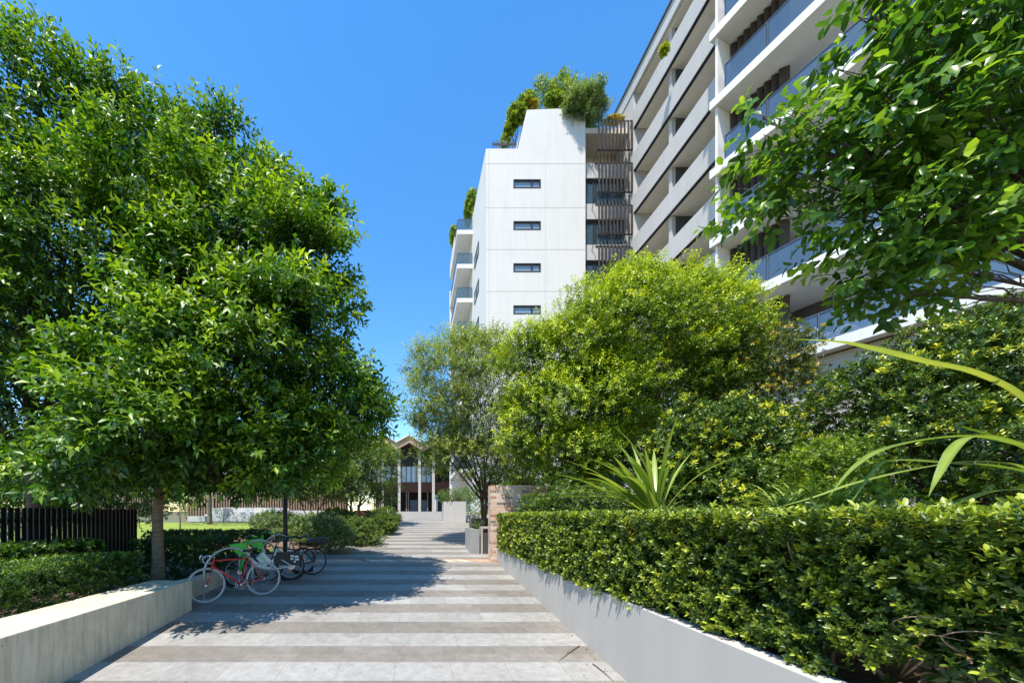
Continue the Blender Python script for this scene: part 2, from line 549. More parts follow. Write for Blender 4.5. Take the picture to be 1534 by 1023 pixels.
def make_tree(name, label, cat, base, trunk_r, fork, lobes, n, leafmat, bark, L, W, nleaf=7, twig=0.3, droop=0.3,
              spread=0.7, outup=0.25, seed=1, shell=0.45, nz=-0.15, nscale=0.6, group=None, stems=1, tip=0.25,
              tmean=0.4, hi=False, clump=0.0, cover=0.55, sub=7, jit=0.0, lean=(0, 0), rosette=False, fold=0.22, curl=0.14, limb_k=0.42, top_light=0.3, twigs=True):
    """tapered trunk, limbs to every lobe of the crown, sub-branches, and a leafy crown"""
    rg = np.random.default_rng(seed); rnd = random.Random(seed)
    base = Vector(base)
    root = thing(name, label, cat, base, group)
    tr = MB(); br = MB()
    fk = Vector((lean[0], lean[1], fork))
    lob = [(np.array(c) - np.array(base), np.array(r)) for c, r in lobes]
    tops = []
    for s_ in range(stems):
        a = Vector((rnd.uniform(-1, 1), rnd.uniform(-1, 1), 0)) * (0.0 if stems == 1 else trunk_r * 2.2)
        f2 = fk + (Vector((rnd.uniform(-1, 1), rnd.uniform(-1, 1), 0)) * 0.12 * fork * (stems > 1) + a * 2.0)
        mid = (a + f2) * 0.5 + Vector((rnd.uniform(-1, 1), rnd.uniform(-1, 1), 0)) * 0.04 * fork
        pts = [a + Vector((0, 0, -0.15)), a * 1.0 + Vector((0, 0, 0.12 * fork))] + bez(a + Vector((0, 0, 0.2 * fork)), mid, f2, 6)
        rr = [trunk_r * 1.45, trunk_r * 1.12] + [trunk_r * (1.02 - 0.2 * i / 6) for i in range(7)]
        tr.tube(pts, rr, 12)
        tops.append(f2)
    lc = []
    for i, (c, r) in enumerate(lob):
        f2 = tops[i % len(tops)]
        cc = Vector(c); end = cc + Vector((0, 0, r[2] * 0.25))
        ctrl = f2 * 0.45 + cc * 0.55 + Vector((0, 0, -0.15 * (cc - f2).length * (0.5 if cc.z > f2.z else -0.5)))
        ctrl.z = f2.z + (cc.z - f2.z) * 0.45
        pts = wob(bez(f2 - Vector((0, 0, 0.15)), ctrl, end, 8), 0.05 * r.mean() * 0.5, rnd)
        r0 = trunk_r * limb_k * rnd.uniform(0.8, 1.15)
        br.tube(pts, [max(0.008, r0 * (1 - 0.85 * k / 8)) for k in range(9)], 7)
        lc.append((pts, r0))
    C, D, ID, T = clump_points(lob, n, rg, clump, seed * 1.7, cover=cover) if clump else lobe_points(lob, n, rg, shell, nz, nscale, seed * 1.7)
    # sub-branches to scattered leaf clusters
    for i in range(len(lob)):
        idx = np.where(ID == i)[0]
        if len(idx) == 0: continue
        for _ in range(sub):
            p = Vector(C[rnd.choice(list(idx))])
            pts0, r0 = lc[i]
            k = rnd.randint(3, 7); s = pts0[k]
            mid = s * 0.5 + p * 0.5 + Vector((rnd.uniform(-1, 1), rnd.uniform(-1, 1), rnd.uniform(0, 1))) * 0.12 * (p - s).length
            q = wob(bez(s, mid, p, 6), 0.02 * (p - s).length, rnd)
            rb = max(0.006, r0 * 0.38 * (1 - k / 10))
            br.tube(q, [max(0.003, rb * (1 - 0.9 * j / 6)) for j in range(7)], 5)
    tr.build('trunk', bark, root)
    br.build('branches', bark, root)
    d = nrm(D + UP * outup + rg.normal(size=D.shape) * 0.45)
    ti = tmean + tip * (T - 0.6) + rg.normal(size=len(C)) * 0.13 + top_light * np.maximum(0, D[:, 2]) * T * tip  # lighter outer and upward leaves paint sunlight into the crown
    A = sprays(C, d, nleaf, twig, L, W, droop, spread, jit, rosette, ti, rg)
    leaves_obj('crown', *A, leafmat, root, hi, fold, curl)
    return root


def make_shrub(name, label, cat, base, lobes, n, leafmat, bark, L, W, nleaf=9, twig=0.05, droop=0.15, seed=1, shell=0.3,
               nz=-0.3, nscale=1.2, group=None, tip=0.5, tmean=0.35, hi=False, rosette=True, stems=6, outup=0.75, spread=0.8,
               fold=0.2, curl=0.12, tipprob=0.35, clump=0.0, cover=0.6):
    rg = np.random.default_rng(seed); rnd = random.Random(seed)
    base = Vector(base)
    root = thing(name, label, cat, base, group)
    lob = [(np.array(c) - np.array(base), np.array(r)) for c, r in lobes]
    C, D, ID, T = clump_points(lob, n, rg, clump, seed * 2.3, cover=cover, fill=0.25) if clump else lobe_points(lob, n, rg, shell, nz, nscale, seed * 2.3)
    st = MB()
    for i in range(stems):
        p = Vector(C[rnd.randrange(len(C))]) * 0.85
        a = Vector((rnd.uniform(-1, 1), rnd.uniform(-1, 1), 0)) * 0.02
        a.z = -0.1
        mid = Vector((p.x * 0.4 + a.x, p.y * 0.4 + a.y, p.z * 0.55))
        st.tube(wob(bez(a, mid, p, 6), 0.02, rnd), [0.022 * (1 - 0.75 * j / 6) + 0.003 for j in range(7)], 5)
    st.build('stems', bark, root)
    d = nrm(D + UP * outup + rg.normal(size=D.shape) * 0.35)
    ti = tmean + rg.normal(size=len(C)) * 0.1
    ti = ti + np.where((T > (0.72 if clump else 0.86)) & (rg.random(len(C)) < tipprob), tip, 0)
    A = sprays(C, d, nleaf, twig, L, W, droop, spread, 0.0, rosette, ti, rg)
    leaves_obj('foliage', *A, leafmat, root, hi, fold, curl)
    return root


def strap_plant(root, blades, mat, name='leaves'):
    """long strap leaves: each blade = (path points, width); V-folded ribbon with real thickness left to the fold"""
    V = []; Fc = []; tv = []
    for pts, wd, tn in blades:
        pts = [Vector(p) for p in pts]; k = len(pts); b = len(V)
        for i, p in enumerate(pts):
            t = (pts[min(k - 1, i + 1)] - pts[max(0, i - 1)]).normalized()
            s = t.cross(Vector((0, 0, 1)))
            s = s.normalized() if s.length > 1e-4 else Vector((1, 0, 0))
            up = s.cross(t)
            f = i / (k - 1)
            w = wd * (0.55 + 0.9 * f if f < 0.5 else 1.0) * min(1.0, (1 - f) * 3.2 + 0.02)
            V += [p + s * w * 0.5 + up * w * 0.16, p, p - s * w * 0.5 + up * w * 0.16]
            tv += [tn - 0.10 - 0.06 * math.sin(i * 1.7), tn + 0.16, tn - 0.04 + 0.25 * max(0.0, f - 0.9) * 10]
        for i in range(k - 1):
            o = b + i * 3
            Fc += [(o, o + 1, o + 4, o + 3), (o + 1, o + 2, o + 5, o + 4)]
    me = bpy.data.meshes.new(name); me.from_pydata([tuple(v) for v in V], [], Fc)
    me.polygons.foreach_set('use_smooth', [True] * len(Fc))
    at = me.attributes.new('tint', 'FLOAT', 'POINT'); at.data.foreach_set('value', [max(0, min(1, t)) for t in tv])
    me.materials.append(mat); me.update()
    o = bpy.data.objects.new(name, me); COL.objects.link(o); o.parent = root
    return o


def arch(az, length, rise, sag, n=10, base=(0, 0, 0), bend=0.0):
    """path of a strap leaf: leaves the base at elevation `rise` (radians) and droops by `sag`"""
    pts = []; p = Vector(base); el = rise; step = length / n; a = az
    for i in range(n + 1):
        pts.append(p.copy())
        p = p + Vector((math.cos(a) * math.cos(el), math.sin(a) * math.cos(el), math.sin(el))) * step
        el -= sag / n * (0.4 + 1.2 * i / n); a += bend / n
    return pts
# ------------------------------------------------------------------ materials in use
M = {}
M['paving'] = m_paving('paving stone')
M['ground'] = m_soil('ground soil', (0.07, 0.075, 0.04), (0.14, 0.14, 0.08))
M['soil'] = m_soil('garden soil')
M['mulch'] = m_soil('bark mulch', (0.09, 0.055, 0.03), (0.21, 0.14, 0.08))
M['lawn'] = m_grass('lawn grass')
M['concrete'] = m_concrete('board marked concrete')
M['greywall'] = m_wallpaint('grey rendered wall', (0.47, 0.44, 0.40), 0.06)
M['white'] = m_wallpaint('white render', (0.665, 0.645, 0.605), 0.05)
M['fascia'] = m_wallpaint('white slab paint', (0.74, 0.725, 0.69), 0.07)
M['soffit'] = m_wallpaint('bounce lit soffit', (0.82, 0.77, 0.68), 0.05)  # cream tone stands for light bounced onto the undersides
M['band'] = m_wallpaint('light grey cladding', (0.52, 0.505, 0.485), 0.06)
M['tanwall'] = m_wallpaint('bounce lit balcony wall', (0.70, 0.62, 0.51), 0.05)  # tan carries the bounced light inside the balconies
M['greydark'] = m_plain('dark grey cladding', (0.065, 0.065, 0.068), 0.55, var=0.1)
M['brownfin'] = m_plain('dark brown metal', (0.042, 0.034, 0.030), 0.5, var=0.15)
M['joint'] = m_plain('panel joint', (0.40, 0.39, 0.38), 0.8, var=0)
M['frame'] = m_plain('dark window frame', (0.025, 0.025, 0.027), 0.4, var=0)
M['pane'] = m_plain('sky tinted pane', (0.26, 0.33, 0.40), 0.04, var=0.0, spec=1.0)  # sky reflection put into the base colour of the panes
M['curtain'] = m_timber('pale curtain', (0.35, 0.40, 0.45), (0.55, 0.58, 0.62))
M['balglass'] = m_glass('balustrade glass', (0.13, 0.20, 0.30), 0.45)
M['clear'] = m_glass('clear glass', (0.10, 0.16, 0.20), 0.45)
M['rail'] = m_plain('grey metal rail', (0.16, 0.165, 0.17), 0.35, 0.6, var=0.05)
M['brick'] = m_brick('old mixed brick')
M['timber'] = m_timber('weathered timber', (0.16, 0.10, 0.06), (0.36, 0.25, 0.16))
M['blackslat'] = m_plain('black timber slat', (0.006, 0.006, 0.006), 0.75, var=0.2, spec=0.15)
M['fin'] = m_plain('lit slat edge', (0.22, 0.20, 0.16), 0.6, var=0.2)  # pale colour stands for light caught on the slats
M['rust'] = m_plain('rusty steel', (0.12, 0.045, 0.025), 0.8, var=0.35, scale=6)
M['tan'] = m_plain('tan roof lining', (0.36, 0.25, 0.16), 0.7, var=0.1)
M['palecol'] = m_wallpaint('pale concrete column', (0.48, 0.44, 0.39), 0.08)
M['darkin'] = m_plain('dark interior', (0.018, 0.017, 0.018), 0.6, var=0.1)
M['bluegrey'] = m_plain('blue grey screen', (0.12, 0.15, 0.19), 0.4, var=0.1)
M['cyan'] = m_plain('cyan sign', (0.02, 0.35, 0.45), 0.4, var=0)
M['black'] = m_plain('black metal', (0.012, 0.012, 0.013), 0.4, var=0.1)
M['whitemetal'] = m_plain('white metal', (0.75, 0.75, 0.74), 0.4, var=0.03)
M['planter'] = m_wallpaint('pale planter concrete', (0.52, 0.51, 0.49), 0.06)

# ------------------------------------------------------------------ ground
def strip(name, xs, ys, dz, mt, kind='structure'):
    """sheet following the slope; xs(y)->(x0,x1)"""
    mb = MB(); vs = []; fs = []
    for y in ys:
        a, b = xs(y)
        vs += [(a, y, gz(y) + dz), (b, y, gz(y) + dz)]
    for i in range(len(ys) - 1):
        fs.append((2 * i, 2 * i + 1, 2 * i + 3, 2 * i + 2))
    mb.add(vs, fs)
    return tag(mb.build(name, mt), kind=kind)


strip('ground', lambda y: (-400, 400), [-6, 0, 10, 20, CREST, 60, 120, 700], -0.004, M['ground'])
strip('path', lambda y: (-7.0, 6.2) if y > 11 else (-7.0, 2.47), [-3, 0, 4, 8, 11.0], 0.0, M['paving'])
strip('plaza', lambda y: (-7.0, 7.5), [11.24, 20, CREST, 60], 0.0, M['paving'])
strip('brick_band', lambda y: (-7.0, 2.47), [10.96, 11.28], 0.004, M['brick'])
strip('lawn', lambda y: (-24, -4.6), [12.2, 16, 22.6], 0.02, M['lawn'])

# planted bed on the left of the upper path
bed = [gp(300, 826), gp(470, 823), gp(520, 813), gp(547, 803), gp(575, 787), gp(588, 775), gp(592, 771)]
mb = MB(); n_ = len(bed)
vs = [(p.x, p.y, p.z + 0.05) for p in bed] + [(-8.0 + 0.02 * p.y, p.y + 0.6, gz(p.y + 0.6) + 0.05) for p in bed] + [(p.x, p.y, p.z - 0.05) for p in bed]
fs = [(i, i + 1, n_ + i + 1, n_ + i) for i in range(n_ - 1)] + [(2 * n_ + i, 2 * n_ + i + 1, i + 1, i) for i in range(n_ - 1)]
mb.add(vs, fs)
tag(mb.build('mulch_bed', M['mulch']), kind='structure')

mb = MB()
mb.box(-14, -4.78, -2, 6.6, 0.0, 0.92)
tag(mb.build('planting_soil', M['soil']), kind='structure')
mb = MB()
mb.box(2.62, 4.3, -2, 10.9, 0.0, 1.12); mb.box(4.3, 40, -2, 16, 0.0, 2.12); mb.box(2.9, 40, 11.9, 19, 0.0, 2.05)
tag(mb.build('garden_soil', M['soil']), kind='structure')

# ------------------------------------------------------------------ low walls
mb = MB()
mb.prism([(-4.79, -2.0), (-4.0, -2.0), (-4.03, 6.69), (-4.79, 6.72)], -0.3, 1.046, 'Z')
tag(mb.build('seat_wall', M['concrete'], bevel=0.012), 'low board-marked concrete seat wall along the left of the paving', 'wall')
mb = MB()
a, b = gp(289.7, 895.4), gp(345, 871)
mb.prism([(a.x - 0.32, a.y - 0.45), (a.x - 0.02, a.y - 0.45), (b.x - 0.02, b.y), (b.x - 0.32, b.y)], 0.2, 0.93, 'Z')
tag(mb.build('low_wall', M['concrete'], bevel=0.01), 'short low concrete wall set back behind the red bicycle', 'wall')
mb = MB()
mb.box(2.46, 2.62, -2, 10.72, -0.3, 1.24)
tag(mb.build('planter_wall', M['greywall'], bevel=0.008), 'grey rendered planter wall under the long clipped hedge', 'wall')
mb = MB()
mb.box(4.12, 4.3, -2, 10.6, 1.0, 2.262)
tag(mb.build('retaining_wall', M['greywall'], bevel=0.008), 'thin grey retaining wall just behind the long clipped hedge', 'wall')
pb = gp(735.7, 841.5)
mb = MB()
mb.box(pb.x, pb.x + 2.6, pb.y, pb.y + 0.42, pb.z - 0.1, EYE + (770 - 726.6) * pb.y / F)
tag(mb.build('brick_wall', M['brick'], bevel=0.006), 'tall old brick garden wall at the far end of the hedge', 'wall')

# ------------------------------------------------------------------ black slat fence on the left
root = thing('slat_fence', 'black slatted timber fence in the shade behind the left hedge', 'fence', (-7.2, 6, 0.9))
mb = MB(); fn = MB(); ps = MB()
X = -7.2; y = 2.0
while y < 9.5:
    mb.box(X, X + 0.03, y, y + 0.072, 0.75, 2.37)
    fn.box(X + 0.031, X + 0.039, y + 0.060, y + 0.068, 0.75, 2.365)  # pale strip paints the lit edge of each slat
    y += 0.113
for zz in (1.0, 2.1): ps.box(X - 0.05, X - 0.012, 2.0, 9.5, zz, zz + 0.07)
for yy in (2.2, 4.6, 7.0, 9.35): ps.box(X - 0.13, X - 0.055, yy, yy + 0.08, 0.5, 2.34)
for o in (mb.build('slats', M['blackslat'], root), fn.build('lit_edges', M['fin'], root), ps.build('rails', M['black'], root)):
    o.matrix_parent_inverse = Matrix.Translation((7.2, -6, -0.9))

# ------------------------------------------------------------------ far left: terraced seats and timber fences
def parent_keep(o, root):
    o.parent = root
    o.matrix_parent_inverse = Matrix.Translation(-root.location)
    return o


Zt = 23.6
def tx(px, Z=Zt): return (px - PX) * Z / F
def tz(py, Z=Zt): return EYE + (PY - py) * Z / F
root = thing('terraced_seat', 'pale stepped concrete seating at the far edge of the lawn', 'seating', (tx(360), Zt, tz(780)))
mb = MB()
for k in range(3):
    x1 = tx(424 - 9 * k); y0 = Zt + 0.55 * k
    mb.box(tx(317), x1, y0, Zt + 2.2, tz(780) - 0.1 + (0 if k == 0 else 0.1 + 0.29 * k), tz(780) + 0.29 * (k + 1))
parent_keep(mb.build('steps', M['planter'], bevel=0.01), root)
mb = MB()
mb.prism([(tx(402), tz(760)), (tx(414), tz(760)), (tx(433), tz(780)), (tx(421), tz(780))], Zt - 0.1, Zt + 2.2)
parent_keep(mb.build('side_wall', M['planter'], bevel=0.01), root)
mb = MB(); mb.box(tx(312), tx(335), Zt - 0.05, Zt + 2.4, tz(780) - 0.1, tz(760.5)); parent_keep(mb.build('side_wall', M['planter'], bevel=0.01), root)
mb = MB()
mb.box(tx(285), tx(311), Zt - 0.3, Zt + 0.3, tz(781), tz(773)); mb.box(tx(302), tx(312.5), Zt + 0.31, Zt + 0.9, tz(781), tz(770))
tag(mb.build('concrete_bench', M['planter'], bevel=0.01), 'low white concrete bench left of the stepped seating', 'bench')
mb = MB()
mb.box(tx(400), tx(500), Zt + 2.3, Zt + 2.6, 1.4, tz(764))
tag(mb.build('ramp_wall', M['planter'], bevel=0.01), 'long pale low wall below the timber fence behind the left trees', 'wall')
mb = MB()
mb.box(tx(318), tx(400) - 0.05, Zt + 2.3, Zt + 2.5, 1.4, tz(759.5))
tag(mb.build('back_wall', M['planter'], bevel=0.01), 'pale wall running behind the stepped seating', 'wall')


def timber_fence(px0, px1, Z, zb, zt, label):
    x0, x1 = tx(px0, Z), tx(px1, Z)
    root = thing('timber_fence', label, 'fence', ((x0 + x1) / 2, Z, zb))
    mb = MB(); x = x0; rnd = random.Random(px0)
    while x < x1:
        mb.box(x, x + 0.11, Z, Z + 0.03, zb, zt + rnd.uniform(-.02, .02)); x += 0.19
    parent_keep(mb.build('palings', M['timber'], root), root)
    mb = MB()
    for k in (0.15, 0.85): mb.box(x0, x1, Z + 0.035, Z + 0.09, zb + (zt - zb) * k - 0.05, zb + (zt - zb) * k + 0.05)
    mb.box(x0, x1, Z + 0.3, Z + 0.36, zb, zt - 0.25)
    parent_keep(mb.build('rails', M['blackslat'], root), root)
    return root


timber_fence(276, 318, Zt + 1.6, 1.7, 3.6, 'timber paling fence left of the stepped seating')
timber_fence(319, 520, Zt + 3.4, 2.2, 4.0, 'long timber paling fence above the pale wall')
timber_fence(60, 232, Zt + 4.5, 1.8, 3.9, 'timber paling fence glimpsed behind the black slat fence')

# ------------------------------------------------------------------ right side boxes
Zp = 1237.5 / (783 - 728)
root = thing('planter_box', 'big square white concrete planter holding a clipped bush', 'planter', (tx(682, Zp), Zp, gz(Zp)))
x0, x1 = tx(665, Zp), tx(698, Zp); zt_ = tz(751, Zp)
mb = MB()
mb.box(x0, x1, Zp, Zp + 1.5, gz(Zp) - 0.1, zt_ - 0.08)
for a_ in ((x0, x1, Zp, Zp + .08), (x0, x1, Zp + 1.42, Zp + 1.5), (x0, x0 + .08, Zp + .08, Zp + 1.42), (x1 - .08, x1, Zp + .08, Zp + 1.42)):
    mb.box(*a_, zt_ - 0.08, zt_)
parent_keep(mb.build('box', M['planter'], bevel=0.012), root)
mb = MB(); mb.lathe([(0.0, 0), (0.09, 0), (0.09, 0.05), (0.0, 0.05)], (0, 0, 0), 16)
o = mb.build('wall_light', M['black'], root); o.rotation_euler = (0, R(90), 0); o.location = (x1 - root.location.x, 0.5, 0.45)
mb = MB(); mb.box(tx(699, Zp + 1.6), tx(735, Zp + 1.6), Zp + 1.6, Zp + 2.1, 1.5, tz(771, Zp + 1.6))
tag(mb.build('garden_wall', M['planter'], bevel=0.01), 'low pale garden wall right of the square white planter', 'wall')
Zb = 1237.5 / (829 - 728)
root = thing('slatted_planter', 'grey slatted planter box beside the brick wall end', 'planter', (tx(713, Zb), Zb, gz(Zb)))
mb = MB(); x0, x1 = tx(705.5, Zb), tx(718.5, Zb); zt_ = tz(792, Zb)
nsl = 8; w_ = (x1 - x0) / nsl
mb.box(x0 + 0.01, x1 - 0.01, Zb + 0.02, Zb + 1.3, gz(Zb) - 0.05, zt_ - 0.03)
for i in range(nsl): mb.box(x0 + i * w_, x0 + i * w_ + w_ * 0.82, Zb, Zb + 0.018, gz(Zb) - 0.02, zt_)
for i in range(14): mb.box(x0 - 0.01, x0 + 0.008, Zb + 0.02 + i * 0.092, Zb + 0.02 + i * 0.092 + 0.075, gz(Zb) - 0.02, zt_)
parent_keep(mb.build('slats', m_plain('grey slat', (0.33, 0.33, 0.32), 0.6, var=0.12)), root)
root = thing('litter_bin', 'dark grey bin with a pale frame between slatted planter and brick wall', 'bin', (tx(724, Zb), Zb, gz(Zb)))
mb = MB(); x0, x1 = tx(720.5, Zb), tx(736, Zb); zt_ = tz(789, Zb)
mb.box(x0, x0 + 0.06, Zb - 0.02, Zb + 0.5, gz(Zb) - 0.05, zt_); mb.box(x0 + 0.06, x1, Zb - 0.02, Zb + 0.5, zt_ - 0.06, zt_)
parent_keep(mb.build('frame', m_plain('beige metal', (0.42, 0.38, 0.32), 0.5, var=0.08)), root)
mb = MB(); mb.box(x0 + 0.07, x1, Zb + 0.02, Zb + 0.45, gz(Zb) - 0.02, zt_ - 0.2)
parent_keep(mb.build('body', M['greydark'], bevel=0.02), root)
# rusty planter on the left bed
Zr = 22.0
mb = MB(); mb.box(tx(531, Zr), tx(552, Zr), Zr, Zr + 0.8, 1.5, tz(764, Zr)); 
root = thing('rusty_planter', 'rusty steel planter with a pale end post in the left bed', 'planter', (tx(540, Zr), Zr, 1.65))
parent_keep(mb.build('box', M['rust'], bevel=0.01), root)
mb = MB(); mb.box(tx(549.5, Zr), tx(553, Zr), Zr - 0.12, Zr - 0.01, 1.5, tz(763, Zr))
parent_keep(mb.build('end_post', M['planter']), root)

# lamp post in the crown's shade
lp = Vector((tx(427.3, 11.4), 11.4, gz(11.4)))
root = thing('lamp_post', 'black lamp post standing behind the bicycles', 'lamp post', lp)
mb = MB(); mb.lathe([(0.0, 0), (0.11, 0), (0.11, 0.03), (0.072, 0.05), (0.068, 0.9), (0.066, 3.6), (0.0, 3.6)], n=18); mb.build('pole', M['black'], root)
mb = MB(); mb.lathe([(0.0, 3.6), (0.06, 3.6), (0.22, 3.72), (0.24, 3.78), (0.1, 3.9), (0.0, 3.92)], n=18); mb.build('lamp_head', M['black'], root)
# ------------------------------------------------------------------ white tower
ZT = 27.3; mp = ZT / F
def twz(py): return EYE + (PY - py) * mp
def twx(px): return (px - PX) * mp
tower = thing('apartment_building', 'white rendered apartment tower with slot windows and planted roof', 'building', (9.0, ZT, gz(ZT)))
TX0, TX1 = twx(728), twx(877)
wins = []
for yy in (269, 331.5, 394.5, 457.5, 520, 582.5):
    wins.append((twx(769), twx(810), twz(yy + 13), twz(yy)))
zroof = twz(223); zb_ = gz(ZT) - 0.3
mb = MB()
mb.box(TX0 + 0.002, TX1, ZT + 0.25, ZT + 8.0, zb_, zroof)                           # body behind the front skin
wx0, wx1 = wins[0][0], wins[0][1]
mb.box(TX0, wx0, ZT, ZT + 0.25, zb_, zroof); mb.box(wx1, TX1, ZT, ZT + 0.25, zb_, zroof)
zz = [zb_]
for w in sorted(wins, key=lambda q: q[2]): zz += [w[2], w[3]]
zz.append(zroof)
for i in range(0, len(zz), 2): mb.box(wx0, wx1, ZT, ZT + 0.25, zz[i], zz[i + 1])
mb.prism([(twx(777), zroof), (TX1, zroof), (TX1, twz(178)), (twx(862), twz(162)), (twx(789), twz(165))], ZT, ZT + 5.0)
mb.box(TX0 + 0.3, 9.5, ZT + 8.0, ZT + 14, zb_, twz(300))
parent_keep(mb.build('wall', M['white']), tower)
mb = MB()
for py in (245.5, 311.5, 374, 436.5, 499, 561): mb.box(TX0 - 0.004, TX1 + 0.0, ZT - 0.004, ZT + 0.02, twz(py) - 0.018, twz(py) + 0.018)
for px, w_ in ((732.5, .012), (817, .008)): mb.box(twx(px) - w_, twx(px) + w_, ZT - 0.003, ZT + 0.01, zb_, zroof - 0.02)
parent_keep(mb.build('panel_joints', M['joint']), tower)
for (a, b, c, d) in wins:
    fr = MB(); t = 0.075
    fr.box(a, b, ZT - 0.02, ZT + 0.16, d - t, d); fr.box(a, b, ZT - 0.02, ZT + 0.16, c, c + t)
    fr.box(a, a + t, ZT - 0.02, ZT + 0.16, c + t, d - t); fr.box(b - t, b, ZT - 0.02, ZT + 0.16, c + t, d - t)
    m_ = a + (b - a) * 0.66; fr.box(m_, m_ + t, ZT - 0.01, ZT + 0.16, c + t, d - t)
    o = parent_keep(fr.build('window', M['frame']), tower)
    g = MB(); g.box(a + t, b - t, ZT + 0.10, ZT + 0.12, c + t, d - t); pn = g.build('pane', M['pane']); pn.parent = o
    g = MB(); g.box(a + t, m_, ZT + 0.121, ZT + 0.122, c + t, d - t); 
# slit windows on the receding left side
for k in range(5):
    zc = twz(330) - 1.55 - 3.1 * k + 1.2
    fr = MB(); y0, y1 = 30.2, 32.3
    fr.box(TX0 - 0.05, TX0 + 0.1, y0, y1, zc, zc + 0.08); fr.box(TX0 - 0.05, TX0 + 0.1, y0, y1, zc + 0.9, zc + 0.98)
    for q in (y0, (y0 + y1) / 2, y1 - 0.08): fr.box(TX0 - 0.049, TX0 + 0.1, q, q + 0.08, zc + 0.08, zc + 0.9)
    o = parent_keep(fr.build('window', M['frame']), tower)
    g = MB(); g.box(TX0 - 0.02, TX0 + 0.05, y0 + .08, y1 - .08, zc + .08, zc + .9); g.build('pane', M['pane']).parent = o
# balconies stepping out at the back left
YB = 33.42; YE = 39.9; XB = 3.99
mb = MB(); gl = MB(); rl = MB()
for k in range(8):
    zt_ = 28.1 - 3.1 * k
    if zt_ < 3: break
    sb = MB(); sb.box(XB, TX0 + 0.29, YB, YE, zt_ - 0.36, zt_)
    o = parent_keep(sb.build('balcony_slab', M['fascia']), tower)
    g = MB(); g.box(XB + 0.08, TX0 - 0.02, YB + 0.06, YB + 0.075, zt_ + 0.04, zt_ + 1.0); g.box(XB + 0.06, XB + 0.075, YB + 0.09, YE - 0.05, zt_ + 0.04, zt_ + 1.0)
    g.build('balustrade_glass', M['clear']).parent = o
    g = MB(); g.box(XB + 0.05, TX0 - 0.02, YB + 0.05, YB + 0.09, zt_ + 1.0, zt_ + 1.04); g.box(XB + 0.045, XB + 0.09, YB + 0.09, YE - 0.05, zt_ + 1.0, zt_ + 1.04)
    for yy in (YB + 0.05, YB + 2.2, YB + 4.3): g.box(XB + 0.045, XB + 0.085, yy, yy + 0.04, zt_, zt_ + 1.0)
    g.box(TX0 - 0.1, TX0 - 0.06, YB + 0.05, YB + 0.09, zt_, zt_ + 1.0)
    g.build('balustrade_rail', M['rail']).parent = o
    g = MB(); g.box(TX0 + 0.22, TX0 + 0.295, YB + 1.5, YE - 1.0, zt_ + 0.02, zt_ + 2.3); g.build('glass_door', M['pane']).parent = o
mb = MB(); mb.box(XB - 0.02, TX0 + 0.3, YE, YE + 0.3, 2.0, 26.5)
mb.box(XB, XB + 0.15, YB + 2.3, YE, 28.1, 29.2)
parent_keep(mb.build('end_wall', M['white']), tower)
# roof terrace screen
mb = MB()
for i in range(9): mb.box(twx(741 + 4.1 * i), twx(741 + 4.1 * i) + 0.05, ZT + 0.5, ZT + 0.56, zroof, twz(200 + (0 if i % 2 else 1)))
mb.box(twx(740), twx(777), ZT + 0.57, ZT + 0.62, twz(206), twz(203)); mb.box(twx(740), twx(777), ZT + 0.57, ZT + 0.62, twz(218), twz(215))
mb.box(twx(757), twx(776), ZT + 1.4, ZT + 1.5, zroof, twz(203))
parent_keep(mb.build('terrace_screen', M['brownfin']), tower)

# ------------------------------------------------------------------ link between tower and wing, with bent louvres
link = thing('apartment_building', 'recessed glazed building link with dark louvre screens between white tower and grey balconies', 'building', (14.6, ZT, gz(ZT)))
LX0, LX1 = TX1 + 0.01, 16.6
YL = ZT + 0.5
mb = MB()
mb.box(LX0, LX1, YL + 1.6, YL + 8, zb_, twz(180))
mb.box(LX0, LX1, YL - 0.3, YL + 1.6, twz(196), twz(188))
parent_keep(mb.build('wall', M['tanwall']), link)
for k in range(9):
    z1 = twz(297) + 3.1 - 3.1 * k; z0 = z1 - 1.15
    if z1 < 3: break
    sp = MB(); sp.box(LX0, LX1, YL, YL + 0.2, z0, z1); sp.box(LX0, LX1, YL + 0.2, YL + 1.59, z0 + 0.1, z0 + 0.35)
    parent_keep(sp.build('spandrel', M['band']), link)
    if k >= 1:
        w0, w1 = z1, z1 + 1.95
        fr = MB(); fr.box(LX0, LX1, YL + 0.1, YL + 0.2, w1 - 0.25, w1 - 0.003); fr.box(LX0, LX1, YL + 0.1, YL + 0.2, w0 + 0.003, w0 + 0.07)
        x = LX0
        for dx in (0, 0.85, 1.0, 1.95, 2.9, 3.62): fr.box(LX0 + dx, LX0 + dx + 0.07, YL + 0.1, YL + 0.2, w0 + .07, w1 - .25)
        o = parent_keep(fr.build('window', M['frame']), link)
        g = MB(); g.box(LX0 + 0.07, LX1 - 0.02, YL + 0.14, YL + 0.15, w0 + .07, w1 - .25); g.build('pane', M['clear']).parent = o
        g = MB()
        for q in (0.15, 1.1, 2.1, 3.0): g.box(LX0 + q, LX0 + q + 0.6, YL + 0.5, YL + 0.53, w0 + 0.1, w1 - .3)
        g.build('curtain', M['curtain']).parent = o
SX0, SX1 = twx(893.5), twx(942)
